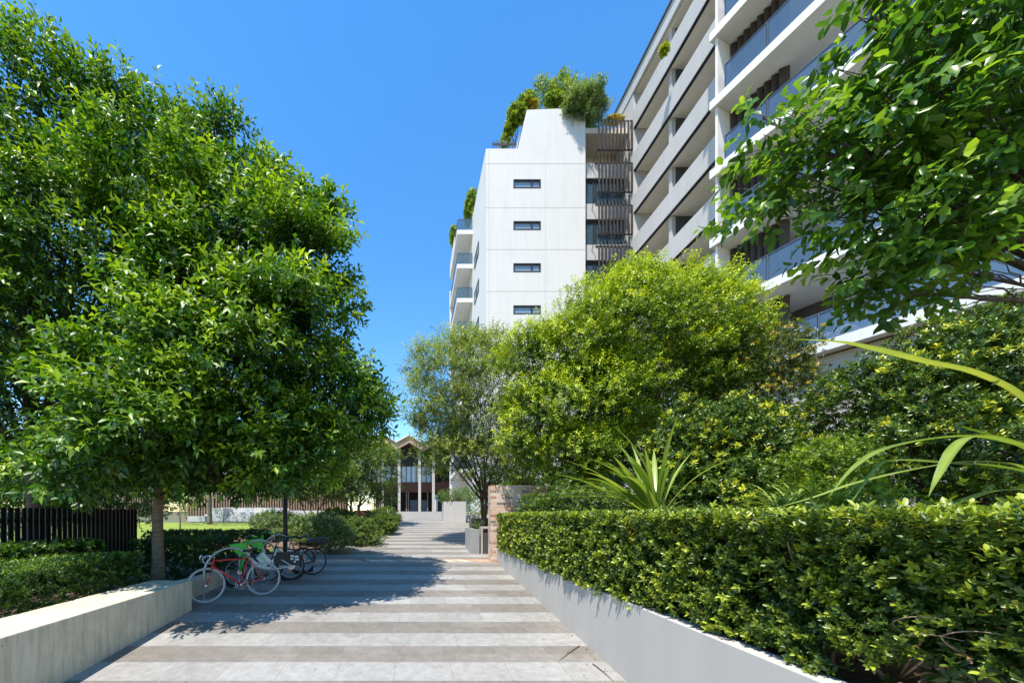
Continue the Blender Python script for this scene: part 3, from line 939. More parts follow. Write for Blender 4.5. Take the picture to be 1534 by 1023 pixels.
for k in range(8):
    zb2 = twz(232) - 3.1 * k; zt2 = zb2 + 2.3
    if zb2 < 3: break
    mb = MB(); YS = YL - 0.95
    for i in range(10):
        x = SX0 + (SX1 - SX0) * i / 9 - 0.045
        mb.prism([(YS, zb2), (YS + 0.10, zb2), (YS + 0.10, zt2 - 0.25), (YS + 0.32, zt2), (YS + 0.22, zt2 + 0.03), (YS, zt2 - 0.22)], x, x + 0.085, 'X')
        mb.box(x + 0.02, x + 0.05, YS + 0.35, YS + 0.38, zb2 - 0.62, zb2 - 0.01)
    mb.box(SX0 - 0.12, SX1 + 0.12, YS + 0.11, YS + 0.2, zb2 + 0.02, zb2 + 0.09)
    mb.box(SX0 - 0.12, SX1 + 0.12, YS + 0.33, YS + 0.41, zb2 - 0.75, zb2 - 0.63)
    for x in (SX0 - 0.1, SX1 + 0.06): mb.tube([(x, YS + 0.15, zb2 + 0.05), (x, YS + 0.7, zb2 - 0.2), (x, YL - 0.01, zb2 - 0.6)], 0.025, 5)
    parent_keep(mb.build('louvre_screen', M['brownfin']), link)

# ------------------------------------------------------------------ grey balcony wing
wing = thing('apartment_building', 'grey apartment wing with long solid balcony bands, right of the white tower', 'building', (17.0, 23, gz(23)))
WX = 16.1; Y0, Y1, Y2 = 19.42, 26.85, 29.4
YM = 550 * WX / (1000 - PX)
bands = MB(); fl = MB(); shadow_strip = MB()
for k in range(-1, 8):
    zb3 = 27.35 - 3.1 * k
    b = MB(); b.box(WX, WX + 0.18, Y0, Y1, zb3, zb3 + 1.3)
    o = parent_keep(b.build('balcony_band', M['band']), wing)
    g = MB(); g.box(WX + 0.015, WX + 0.17, Y0 + .01, Y1 - .01, zb3 - 0.07, zb3 - 0.001); g.build('shadow_line', M['black']).parent = o  # black strip paints the shadow line under each band
    g = MB(); g.box(WX + 0.18, WX + 2.6, Y0, Y1, zb3 - 0.02, zb3 + 0.24); g.build('soffit', M['soffit']).parent = o
mb = MB()
mb.box(WX + 2.6, WX + 6, Y0 - 0.0, Y1, 1.8, 33.0)
parent_keep(mb.build('back_wall', M['tanwall']), wing)
for k in range(-1, 8):
    zb3 = 27.35 - 3.1 * k + 0.24
    for (ya, yb) in ((20.0, 22.6), (23.9, 26.2)):
        g = MB(); g.box(WX + 2.52, WX + 2.59, ya, yb, zb3, zb3 + 2.3); parent_keep(g.build('glass_door', M['pane']), wing)
mb = MB()
mb.box(WX, WX + 6, Y1, Y2, 1.8, 33.04); mb.box(WX + 0.05, WX + 6, Y0 - 0.28, Y0 - 0.0, 1.8, 33.04)
parent_keep(mb.build('end_wall', M['band']), wing)
mb = MB(); mbl = MB()
for k in range(-1, 8):
    z0 = 27.35 - 3.1 * k + 0.25; z1 = z0 + 2.78
    mb.box(WX + 0.5, WX + 2.59, YM, YM + 0.25, z0, min(z1, 33.03)); mbl.box(WX + 0.26, WX + 0.5, YM - 0.005, YM + 0.26, z0, min(z1, 33.03))
parent_keep(mb.build('party_wall', M['greydark']), wing); parent_keep(mbl.build('party_wall_edge', M['band']), wing)
mb = MB(); mb.box(WX - 0.05, WX + 7, Y0 - 0.4, Y2 + 0.1, 33.05, 34.0); rf = parent_keep(mb.build('roof', M['band']), wing)
mb = MB(); mb.box(WX - 0.14, WX + 7.1, Y0 - 0.45, Y2 + 0.15, 34.0, 34.14); mb.build('roof_edge', M['greydark']).parent = rf
mb = MB(); mb.box(WX + 0.2, WX + 2.6, Y0, Y1, 32.98, 33.04); mb.build('roof_lining', M['soffit']).parent = rf

# ------------------------------------------------------------------ near wing with white slabs and glass balustrades
near = thing('apartment_building', 'nearest apartment wing with white balcony slabs and blue glass balustrades', 'building', (13.2, 16.2, 2.0))
u_ = Vector((0.344, -1.0, 0)).normalized(); n__ = Vector((-u_.y, u_.x, 0))
if n__.x < 0: n__ = -n__
NM = Matrix(((u_.x, n__.x, 0, 13.2), (u_.y, n__.y, 0, 16.2), (0, 0, 1, 0), (0, 0, 0, 1)))
SL = 11.0
for k in range(-4, 5):
    zb4 = 20.15 - 3.05 * k; zt4 = zb4 + 0.36
    b = MB(); b.box(-0.12, SL, 0, 0.32, zb4, zt4, M=NM); b.box(-0.12, SL, 0.32, 3.0, zb4 + 0.012, zt4 - 0.01, M=NM)
    o = parent_keep(b.build('balcony_slab', M['fascia']), near)
    g = MB(); s0 = 0.46
    ps = []
    s = s0
    while s < SL - 0.2:
        e = min(s + 1.45, SL - 0.1)
        g.box(s + 0.03, e - 0.03, 0.07, 0.085, zt4 + 0.05, zt4 + 1.02, M=NM); ps.append(s); s += 1.47
    g.box(s0, s0 + 0.015, 0.1, 0.95, zt4 + 0.05, zt4 + 1.02, M=NM)
    g.build('balustrade_glass', M['balglass']).parent = o
    g = MB()
    for s in ps: g.box(s - 0.02, s + 0.02, 0.055, 0.1, zt4, zt4 + 1.02, M=NM)
    g.box(s0, SL - 0.1, 0.05, 0.11, zt4 + 1.02, zt4 + 1.055, M=NM)
    g.build('balustrade_rail', M['rail']).parent = o
    ztop = zt4 + 2.69
    g = MB(); g.box(0.03, 0.12, 0.14, 0.92, zt4, ztop, M=NM); g.box(0.03, 0.09, 0.92, 3.0, zt4, ztop, M=NM)
    parent_keep(g.build('pier', M['fascia']), near)
    g = MB()
    for i in range(8):
        s = 0.14 + i * 0.24
        g.prism([(s, 1.0), (s + 0.03, 0.98), (s + 0.25, 1.22), (s + 0.22, 1.24)], zt4, ztop, 'Z', M=NM)
    parent_keep(g.build('fin_screen', M['brownfin']), near)
    g = MB(); g.box(0.08, SL, 3.0, 5.5, zb4, zb4 + 3.05, M=NM)
    wl = parent_keep(g.build('back_wall', M['greydark']), near)
    g = MB()
    for s in (2.6, 5.0, 7.4): g.box(s, s + 2.2, 2.9, 2.98, zt4 + 0.05, zt4 + 2.35, M=NM)
    g.build('glass_door', M['curtain']).parent = wl
g = MB(); g.box(0.1, SL, 0.5, 3.0, 1.9, 7.9, M=NM)
parent_keep(g.build('ground_floor_wall', M['greywall']), near)

# white slatted lounge chair and pots on the lowest balcony
zf = 8.33 - 0.01
lc = thing('lounge_chair', 'white slatted lounge chair on the lowest balcony behind the glass', 'chair', NM @ Vector((2.9, 0.75, zf)))
LM = Matrix.Translation(-lc.location) @ NM @ Matrix.Translation((2.6, 0.45, zf))
mb = MB()
seat = [(0.0, 0.95), (0.25, 0.62), (0.5, 0.38), (0.95, 0.33), (1.3, 0.42), (1.45, 0.36)]
for w in (0.0, 0.6):
    mb.tube([LM @ Vector((a, w, b)) for a, b in seat], 0.022, 6)
    mb.tube([LM @ Vector((0.15, w, 0.75)), LM @ Vector((0.5, w, 0.72)), LM @ Vector((0.62, w, 0.62)), LM @ Vector((0.55, w, 0.02)), LM @ Vector((0.7, w, 0.0)), LM @ Vector((0.78, w, 0.36))], 0.02, 6)
    mb.tube([LM @ Vector((0.2, w, 0.66)), LM @ Vector((-0.02, w, 0.0))], 0.018, 6)
mb.build('frame', M['whitemetal'], lc)
mb = MB()
for i in range(22):
    t = i / 21 * (len(seat) - 1); j = min(int(t), len(seat) - 2); f_ = t - j
    a = seat[j][0] * (1 - f_) + seat[j + 1][0] * f_; b = seat[j][1] * (1 - f_) + seat[j + 1][1] * f_
    mb.tube([LM @ Vector((a, 0, b + 0.02)), LM @ Vector((a, 0.6, b + 0.02))], 0.016, 5)
mb.build('slats', M['whitemetal'], lc)
rnd = random.Random(3)
redm = m_plain('red pot', (0.35, 0.03, 0.03), 0.4, var=0.1)
for i in range(3):
    p = thing('flower_pot', ['small red pot left of the balcony lounge chair', 'small red pot in the middle below the balcony lounge chair', 'small red pot nearest the balcony lounge chair leg'][i], 'pot', NM @ Vector((2.05 + 0.28 * i, 0.35, zf)), 'red pots on the balcony')
    mb = MB(); mb.lathe([(0, 0), (0.07, 0), (0.11, 0.17), (0.12, 0.2), (0.1, 0.2), (0.09, 0.16), (0, 0.15)], n=14); mb.build('pot', redm, p)

# ------------------------------------------------------------------ pavilion with folded roof at the end of the path
ZV = 46.0
def vx(px): return (px - PX) * ZV / F
def vz(py): return EYE + (PY - py) * ZV / F
gB = gz(ZV)
pav = thing('pavilion', 'pavilion with zigzag folded roof and tall pale columns at the path end', 'building', (0, ZV, gB))
zig = [(555, 668), (574.7, 655), (595, 668), (613.5, 658), (633, 670), (653, 659), (672, 671), (692, 660), (712, 672)]
top = [(vx(a), vz(b)) for a, b in zig]
mb = MB(); mb.prism([(x, z + 0.0) for x, z in top] + [(x, z - 0.12) for x, z in reversed(top)], ZV - 3.0, ZV + 9)
rf = parent_keep(mb.build('roof', m_plain('white roof sheet', (0.75, 0.74, 0.72), 0.5, var=0.05)), pav)
mb = MB(); mb.prism([(x, z - 0.13) for x, z in top] + [(x, z - 0.95) for x, z in reversed(top)], ZV - 2.8, ZV - 2.5)
mb.prism([(x, z - 0.13) for x, z in top] + [(x, z - 0.25) for x, z in reversed(top)], ZV - 2.49, ZV + 9)
mb.build('roof_lining', M['tan']).parent = rf
for px in (575, 599, 628.2, 648, 676, 700):
    mb = MB(); r_ = 0.16
    mb.prism([(vx(px) - r_, ZV - 2.0 - r_), (vx(px) + r_, ZV - 2.0 - r_), (vx(px) + r_, ZV - 2.0 + r_), (vx(px) - r_, ZV - 2.0 + r_)], gB, vz(669.5), 'Z')
    parent_keep(mb.build('column', M['palecol'], bevel=0.03), pav)
mb = MB(); mb.box(vx(555), vx(712), ZV, ZV + 0.3, vz(737), vz(722)); mb.box(vx(555), vx(712), ZV + 0.3, ZV + 6, vz(724), vz(722))
parent_keep(mb.build('spandrel', M['rust']), pav)
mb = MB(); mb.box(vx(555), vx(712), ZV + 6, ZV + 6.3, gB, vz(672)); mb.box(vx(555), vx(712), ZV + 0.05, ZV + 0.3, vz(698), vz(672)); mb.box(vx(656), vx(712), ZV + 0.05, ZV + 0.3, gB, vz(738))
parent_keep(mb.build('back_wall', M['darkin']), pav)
mb = MB(); x = vx(556)
while x < vx(650): mb.box(x, x + 0.09, ZV + 0.1, ZV + 0.2, vz(722) + .002, vz(698) - .002); x += 0.62
fr = parent_keep(mb.build('window', M['frame']), pav)
mb = MB(); mb.box(vx(555), vx(650), ZV + 0.22, ZV + 0.24, vz(722) + .01, vz(698) - .01)
mb.build('pane', m_plain('pale reflecting glass', (0.50, 0.60, 0.66), 0.08, var=0.15, scale=1.0)).parent = fr
for px in (560, 568, 586, 608, 611, 640, 657):
    mb = MB(); mb.box(vx(px), vx(px) + 0.12, ZV + 0.1, ZV + 0.2, gB, vz(737) - .002)
    parent_keep(mb.build('door_post', M['timber']), pav)
mb = MB()
for a, b in ((614, 626), (631, 641)): mb.box(vx(a), vx(b), ZV + 2.0, ZV + 2.05, gB, vz(748))
parent_keep(mb.build('door_screen', M['bluegrey']), pav)
mb = MB(); mb.box(vx(650), vx(655), ZV - 1.2, ZV - 1.1, vz(749), vz(741)); mb.box(vx(650.5), vx(654.5), ZV - 1.2, ZV - 1.1, gB, vz(749) - .002, 1)
tag(mb.build('information_sign', [M['cyan'], M['whitemetal']]), 'small upright sign with cyan top beside the pavilion columns', 'sign')
# ------------------------------------------------------------------ foliage materials
bark_brown = m_bark('brown ringed bark', (0.11, 0.08, 0.055), (0.30, 0.235, 0.165), rings=True)
bark_dark = m_bark('dark bark', (0.05, 0.035, 0.025), (0.15, 0.11, 0.08))
bark_grey = m_bark('grey bark', (0.10, 0.085, 0.07), (0.24, 0.21, 0.18))
L_big = m_leaf('glossy tree leaf', (0.02, 0.06, 0.008), (0.062, 0.165, 0.012), (0.34, 0.48, 0.025), 0.42, 0.34)
L_back = m_leaf('back tree leaf', (0.02, 0.056, 0.008), (0.06, 0.155, 0.011), (0.32, 0.46, 0.022), 0.42, 0.34)
L_yel = m_leaf('yellow green leaf', (0.035, 0.085, 0.010), (0.195, 0.305, 0.014), (0.53, 0.59, 0.02), 0.42, 0.28)
L_airy = m_leaf('fine olive leaf', (0.03, 0.06, 0.014), (0.19, 0.26, 0.05), (0.42, 0.47, 0.09), 0.45, 0.38)
L_hedge = m_leaf('hedge leaf', (0.022, 0.055, 0.010), (0.085, 0.145, 0.02), (0.42, 0.48, 0.045), 0.36, 0.24)
L_shrub = m_leaf('shrub leaf', (0.02, 0.052, 0.010), (0.09, 0.17, 0.016), (0.52, 0.55, 0.03), 0.33, 0.14)
L_tips = m_leaf('reddish tipped leaf', (0.012, 0.03, 0.009), (0.10, 0.15, 0.02), (0.56, 0.42, 0.05), 0.4, 0.22)
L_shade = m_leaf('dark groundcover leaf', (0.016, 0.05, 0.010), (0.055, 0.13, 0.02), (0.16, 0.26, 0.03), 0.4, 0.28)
L_near = m_leaf('large soft leaf', (0.025, 0.075, 0.014), (0.085, 0.19, 0.028), (0.30, 0.44, 0.05), 0.30, 0.42, (1.7, 1.7, 0.5))
L_strap = m_leaf('strap leaf', (0.05, 0.11, 0.02), (0.15, 0.25, 0.035), (0.42, 0.48, 0.12), 0.33, 0.3)
L_sage = m_leaf('grey green leaf', (0.06, 0.10, 0.035), (0.17, 0.25, 0.09), (0.36, 0.44, 0.16), 0.5, 0.25)
L_mid = m_leaf('mid green leaf', (0.03, 0.065, 0.014), (0.115, 0.19, 0.03), (0.32, 0.40, 0.06), 0.4, 0.3)
L_red = m_leaf('red bromeliad leaf', (0.12, 0.02, 0.01), (0.32, 0.06, 0.02), (0.5, 0.2, 0.04), 0.4, 0.2)


def lob(px, py, Y, rx, rz, ry=None):
    """a crown lobe seen at photo pixel (px,py) at distance Y, radii in pixels there"""
    k = Y / F
    return (tuple(P(px, py, Y)), (rx * k, (ry if ry else rx) * k, rz * k))


# ------------------------------------------------------------------ big trees on the left
ZA = 7.9
tb = Vector(((237 - PX) * ZA / F, ZA, 0.9))
lobesA = [lob(330, 560, 6.60, 105, 75), lob(205, 580, 6.00, 95, 70), lob(240, 655, 6.20, 120, 55), lob(400, 640, 7.20, 105, 65), lob(490, 600, 7.80, 85, 75),
          lob(300, 470, 7.00, 110, 80), lob(420, 500, 6.80, 95, 95), lob(455, 417, 7.40, 65, 90), lob(360, 402, 7.40, 110, 95), lob(280, 342, 7.60, 120, 95),
          lob(545, 600, 7.60, 42, 40), lob(150, 690, 6.20, 85, 38), lob(330, 705, 7.00, 110, 32), lob(440, 685, 6.80, 75, 35), lob(370, 287, 7.80, 50, 55), lob(470, 332, 7.80, 38, 45)]
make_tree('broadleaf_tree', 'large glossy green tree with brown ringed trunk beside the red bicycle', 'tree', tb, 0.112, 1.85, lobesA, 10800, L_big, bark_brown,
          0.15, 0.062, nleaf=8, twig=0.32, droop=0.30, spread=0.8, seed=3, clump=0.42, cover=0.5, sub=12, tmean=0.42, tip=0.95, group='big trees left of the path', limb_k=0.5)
lobesB = [lob(60, 180, 7.60, 78, 85), lob(150, 220, 7.80, 87, 85), lob(30, 310, 7.20, 110, 99), lob(190, 320, 7.80, 87, 85), lob(230, 230, 8.20, 69, 63), lob(120, 390, 7.40, 140, 110),
          lob(290, 245, 8.40, 50, 54), lob(20, 480, 7.00, 120, 110), lob(150, 500, 8.00, 130, 100), lob(40, 610, 7.20, 130, 90), lob(-90, 330, 7.40, 110, 153), lob(-70, 560, 7.40, 130, 150), lob(62, 105, 7.60, 31, 45), lob(165, 145, 7.80, 33, 34), lob(180, 630, 8.60, 130, 80), lob(340, 220, 8.40, 33, 34)]
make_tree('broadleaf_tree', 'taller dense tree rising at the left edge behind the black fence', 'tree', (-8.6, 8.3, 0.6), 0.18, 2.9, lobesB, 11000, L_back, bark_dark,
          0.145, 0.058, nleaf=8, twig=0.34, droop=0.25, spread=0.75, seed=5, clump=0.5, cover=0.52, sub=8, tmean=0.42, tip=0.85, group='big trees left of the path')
# dense shrubs behind the black fence
for i, (px, py, Z, rx, rz, lb, mt, tm) in enumerate([
        (40, 735, 10.2, 90, 55, 'dark leafy shrub behind the left end of the black fence', L_back, 0.35),
        (165, 740, 11.4, 80, 50, 'dark leafy shrub behind the right end of the black fence', L_shade, 0.35),
        (10, 705, 12.5, 60, 45, 'sunlit yellow green shrub at the left edge above the black fence', L_yel, 0.5),
        (-90, 700, 10.5, 90, 90, 'tall dark shrub beyond the left edge of the black fence', L_back, 0.3)]):
    c = P(px, py, Z)
    make_shrub('garden_shrub', lb, 'shrub', (c.x, c.y, gz(Z)), [lob(px, py, Z, rx, rz)], 1300, mt, bark_dark, 0.11, 0.045, nleaf=8, twig=0.2, seed=20 + i, rosette=False, tmean=tm, group='shrubs behind the black fence')


# ------------------------------------------------------------------ clipped hedges
def hedge(name, label, x0, x1, y0, y1, z0, z1, dens, mat, L, W, nleaf, seed, faces='-x+x-y+y+z', group=None, tmean=0.42, tip=0.45, tipprob=0.2,
          depth=0.10, hi=False, stemmat=None, zlow=None, lumpy=0.05, core=True, twig=0.05, gaps=0.0, upb=0.45, droop=0.12, lscale=None, near=0.0):
    rg = np.random.default_rng(seed)
    cx, cy = (x0 + x1) / 2, (y0 + y1) / 2
    root = thing(name, label, 'hedge', (cx, cy, z0), group)
    Cs = []; Ds = []
    def face(ax, sgn, n):
        q = np.stack([rg.uniform(x0, x1, n), rg.uniform(y0, y1, n), rg.uniform(z0, z1, n)], 1)
        i = 'xyz'.index(ax)
        q[:, i] = (x1, y1, z1)[i] if sgn > 0 else (x0, y0, z0)[i]
        d = np.zeros((n, 3)); d[:, i] = sgn
        return q, d
    dims = {'x': (y1 - y0) * (z1 - z0), 'y': (x1 - x0) * (z1 - z0), 'z': (x1 - x0) * (y1 - y0)}
    for k in range(0, len(faces), 2):
        q, d = face(faces[k + 1], 1 if faces[k] == '+' else -1, int(dims[faces[k + 1]] * dens))
        Cs.append(q); Ds.append(d)
    C = np.concatenate(Cs); D = np.concatenate(Ds)
    f = fnoise(C, 2.6, seed) * 1.2 + fnoise(C, 7.0, seed) * 0.6
    topm = D[:, 2] > 0.5
    dep = rg.exponential(depth, len(C)) - 0.02
    C = C - D * (dep + np.where(topm, 0.3, 1.0) * lumpy * (1 - f))[:, None]
    if near:
        # the near stretch carries finer shoots and sits back from the wall's edge
        e = rg.random(len(C)) < 0.75 * (C[:, 1] < 3.6)
        C = np.concatenate([C, C[e] + rg.normal(size=(e.sum(), 3)) * np.array([0.01, 0.07, 0.05])]); D = np.concatenate([D, D[e]]); dep = np.concatenate([dep, dep[e]]); topm = D[:, 2] > 0.5
        C[:, 2] = np.where(topm, np.minimum(C[:, 2], z1), C[:, 2])
        C[:, 0] += 0.09 * np.clip((4.2 - C[:, 1]) / 1.5, 0, 1) * (D[:, 0] < -0.5)
    keep = np.ones(len(C), bool)
    if gaps: keep &= (fnoise(C, 3.3, seed + 5) > -gaps) | (rg.random(len(C)) < 0.35) | topm
    if zlow is not None: keep &= C[:, 2] > zlow(C[:, 1]) + 0.06 * fnoise(C, 5, seed + 9)
    C, D, dep, topm = C[keep], D[keep], dep[keep], topm[keep]
    d = nrm(D * 0.8 + UP * upb + rg.normal(size=C.shape) * 0.4)
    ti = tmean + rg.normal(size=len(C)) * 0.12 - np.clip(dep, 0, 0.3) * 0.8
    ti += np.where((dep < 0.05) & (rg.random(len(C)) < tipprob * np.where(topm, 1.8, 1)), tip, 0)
    A = sprays(C, d, nleaf, twig, L, W, droop, 0.8, 0, True, ti, rg)
    if lscale is not None: k_ = lscale(A[0][:, 1]); A[3] = A[3] * k_; A[4] = A[4] * k_
    leaves_obj('foliage', *A, mat, root, hi).matrix_parent_inverse = Matrix.Translation((-cx, -cy, -z0))
    rnd = random.Random(seed); st = MB()
    n = max(6, int((y1 - y0 + x1 - x0) * 4))
    along = (y1 - y0) > (x1 - x0)
    st.tube([(cx, y0 + .05, z0 - .14), (cx, y1 - .05, z0 - .14)] if along else [(x0 + .05, cy, z0 - .14), (x1 - .05, cy, z0 - .14)], 0.02, 5)
    for i in range(n):
        x = rnd.uniform(x0 + .1, x1 - .1); y = rnd.uniform(y0 + .1, y1 - .1)
        a = Vector((cx if along else x, y if along else cy, z0 - 0.15)); b = Vector((x + rnd.uniform(-.3, .3), y + rnd.uniform(-.3, .3), z1 - 0.1))
        b.x = min(max(b.x, x0 + .05), x1 - .05)
        m_ = (a + b) / 2 + Vector((rnd.uniform(-.15, .15), rnd.uniform(-.15, .15), 0))
        st.tube(wob(bez(a, m_, b, 6), 0.03, rnd), [0.016 * (1 - .7 * j / 6) for j in range(7)], 5)
    st.build('stems', stemmat or bark_dark, root).matrix_parent_inverse = Matrix.Translation((-cx, -cy, -z0))
    return root


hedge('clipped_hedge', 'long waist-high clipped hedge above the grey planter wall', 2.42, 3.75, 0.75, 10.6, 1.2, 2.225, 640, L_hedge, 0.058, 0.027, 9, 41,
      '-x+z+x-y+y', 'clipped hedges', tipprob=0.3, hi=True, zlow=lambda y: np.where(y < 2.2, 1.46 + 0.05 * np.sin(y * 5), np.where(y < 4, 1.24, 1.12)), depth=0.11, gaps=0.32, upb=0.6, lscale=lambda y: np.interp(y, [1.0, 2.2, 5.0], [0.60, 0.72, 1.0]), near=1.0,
      stemmat=m_bark('tan twig', (0.14, 0.09, 0.05), (0.36, 0.26, 0.17)), tmean=0.47)
# second inner layer keeps the hedge dense
hd = bpy.data.objects['clipped_hedge']
rg = np.random.default_rng(77)
n = 9000
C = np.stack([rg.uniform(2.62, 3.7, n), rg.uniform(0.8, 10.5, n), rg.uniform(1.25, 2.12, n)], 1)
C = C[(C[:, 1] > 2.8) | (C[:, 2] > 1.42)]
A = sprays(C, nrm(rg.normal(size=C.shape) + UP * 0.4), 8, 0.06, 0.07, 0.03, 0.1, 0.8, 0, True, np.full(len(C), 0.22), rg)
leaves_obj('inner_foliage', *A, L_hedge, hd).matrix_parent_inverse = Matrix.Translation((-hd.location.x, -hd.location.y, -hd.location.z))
# dry leaves, stray new shoots and thin twigs over the clipped faces
def hm(o): o.matrix_parent_inverse = Matrix.Translation((-hd.location.x, -hd.location.y, -hd.location.z))
n = 130
C = np.stack([2.46 + rg.exponential(0.05, n), 0.9 + 9.6 * rg.random(n) ** 1.4, rg.uniform(1.25, 2.2, n)], 1)
hm(leaves_obj('dry_leaves', C, rg.normal(size=(n, 3)), rg.normal(size=(n, 3)) + UP, rg.uniform(0.022, 0.04, n), rg.uniform(0.010, 0.018, n), rg.random(n),
   m_leaf('dead hedge leaf', (0.07, 0.035, 0.015), (0.19, 0.10, 0.04), (0.38, 0.27, 0.06), 0.6, 0.1), hd))
n = 170
C = np.stack([rg.uniform(2.4, 3.5, n), 0.9 + 9.6 * rg.random(n) ** 1.3, 2.20 + rg.exponential(0.012, n)], 1)
A = sprays(C, nrm(UP + rg.normal(size=C.shape) * 0.5), 9, 0.09, 0.055, 0.022, 0.1, 0.8, 0, False, np.full(n, 0.78), rg)
hm(leaves_obj('new_shoots', *A, L_hedge, hd, True))
# curling bare stem showing at the near underside
rnd = random.Random(12); st = MB()
for px, py in ((1345, 915), (1352, 940), (1420, 935)):
    Z = 2.535 * F / (px - PX); p = P(px, py, Z)
    k0 = p + Vector((0.12, 0.0, -0.16)); k1 = p + Vector((0.0, 0.02, -0.06)); k2 = p + Vector((-0.03, -0.08, 0.02)); k3 = p + Vector((0.02, -0.2, 0.0))
    st.tube(bez(k0, k0.lerp(k1, 0.6) + Vector((-.03, .03, 0)), k1, 6)[:-1] + bez(k1, k2, k3, 8), [0.0055 - 0.0003 * q for q in range(15)], 6)
    st.tube([k0, Vector((2.9, 2.2, 1.25))], 0.006, 5)
st.build('bare_twigs', m_bark('pale twig', (0.20, 0.13, 0.08), (0.40, 0.29, 0.2)), hd).matrix_parent_inverse = Matrix.Translation((-hd.location.x, -hd.location.y, -hd.location.z))

hedge('clipped_hedge', 'low small-leaved hedge growing behind the concrete seat wall', -6.35, -4.93, 0.8, 6.75, 0.95, 1.52, 300, L_shade, 0.062, 0.024, 9, 43,
      '+x+z-y+y', 'clipped hedges', tmean=0.45, tip=0.5, tipprob=0.25, lumpy=0.09)
hedge('groundcover', 'broad-leaved groundcover between the low hedge and black slat fence', -7.12, -6.3, 1.0, 7.6, 0.95, 1.68, 150, L_shade, 0.11, 0.075, 6, 44,
      '+x+z+y', None, tmean=0.42, tip=0.3, tipprob=0.2, lumpy=0.12)
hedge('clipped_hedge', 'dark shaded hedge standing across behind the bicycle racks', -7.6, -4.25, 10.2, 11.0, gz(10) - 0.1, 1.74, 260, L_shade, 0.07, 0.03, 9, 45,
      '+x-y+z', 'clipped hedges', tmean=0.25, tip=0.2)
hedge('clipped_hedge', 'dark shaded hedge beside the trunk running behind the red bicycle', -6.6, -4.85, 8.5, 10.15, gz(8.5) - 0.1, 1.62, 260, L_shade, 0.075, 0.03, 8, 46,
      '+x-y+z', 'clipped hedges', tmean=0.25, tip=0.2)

# ------------------------------------------------------------------ right side trees
bY = Vector((6.4, 11.6, 2.1))
lobesY = [lob(925, 500, 10.80, 104, 72), lob(1000, 500, 11.20, 104, 76), lob(850, 525, 10.60, 66, 49), lob(945, 472, 11.40, 90, 46), lob(1050, 482, 11.80, 66, 46), lob(800, 545, 10.60, 49, 60),
          lob(810, 620, 10.40, 57, 60), lob(880, 600, 10.60, 80, 65), lob(960, 580, 11.60, 104, 80), lob(1040, 550, 11.80, 85, 70), lob(850, 680, 10.80, 71, 50), lob(930, 680, 11.20, 76, 50), lob(785, 660, 10.40, 34, 42), lob(1090, 510, 12.20, 42, 45),
          lob(940, 438, 11.40, 38, 25), lob(1020, 450, 11.60, 47, 25)]
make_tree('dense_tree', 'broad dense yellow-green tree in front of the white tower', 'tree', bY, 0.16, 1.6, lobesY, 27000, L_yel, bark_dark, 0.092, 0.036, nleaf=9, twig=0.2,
          droop=0.3, spread=0.9, seed=8, clump=0.36, cover=0.95, sub=6, tmean=0.40, tip=1.2, stems=3, top_light=0.5)
bE = P(727, 755, 14.5); bE.z = gz(14.5) + 0.1
lobesE = [lob(690, 560, 14.2, 70, 55), lob(740, 580, 14.4, 60, 60), lob(650, 600, 14.0, 45, 45), lob(700, 625, 14.4, 70, 50), lob(658, 655, 14.0, 32, 36), lob(760, 640, 14.8, 50, 60), lob(715, 530, 14.4, 50, 38), lob(690, 690, 14.4, 60, 30), lob(760, 700, 14.8, 45, 35), lob(622, 612, 13.8, 16, 16), lob(640, 540, 14.2, 28, 26)]
make_tree('airy_tree', 'airy fine-leaved tree with forked branches behind the brick wall', 'tree', bE, 0.075, 1.7, lobesE, 10500, L_airy, bark_dark, 0.10, 0.036, nleaf=8, twig=0.3, droop=0.25,
          spread=0.7, seed=12, clump=0.36, cover=0.62, sub=14, tmean=0.5, tip=0.6, stems=2, limb_k=0.55)
# overhanging large-leaved tree at the right
bJ = Vector((6.6, 3.3, 2.0))
lobesJ = [lob(1262, 230, 3.10, 73, 60), lob(1345, 170, 2.95, 90, 68), lob(1192, 270, 3.24, 50, 49), lob(1307, 315, 3.17, 69, 48), lob(1420, 90, 2.81, 90, 64), lob(1490, 220, 2.81, 90, 88), lob(1420, 310, 3.10, 86, 60),
          lob(1350, 400, 3.24, 61, 41), lob(1330, 445, 3.24, 45, 25), lob(1580, 120, 3.02, 106, 120), lob(1560, 330, 3.10, 98, 72), lob(1700, 200, 3.24, 122, 152), lob(1450, 20, 2.81, 90, 48), lob(1302, 20, 2.88, 32, 22), lob(1142, 180, 3.24, 18, 14)]
make_tree('broadleaf_tree', 'large-leaved tree whose branches overhang from the right edge', 'tree', bJ, 0.13, 2.2, lobesJ, 1750, L_near, bark_dark, 0.108, 0.048, nleaf=7, twig=0.2,
          droop=0.5, spread=0.8, seed=15, clump=0.3, cover=0.5, sub=12, tmean=0.5, tip=0.5, hi=True, shell=0.5, limb_k=0.22, fold=0.16, curl=0.24)
# ------------------------------------------------------------------ right side shrubs
def sh(name, label, px, Z, zb, lobes, n, mt, L, W, seed, **k):
    c = P(px, 770, Z)
    return make_shrub(name, label, 'shrub', (c.x, c.y, zb), lobes, n, mt, bark_dark, L, W, seed=seed, **k)


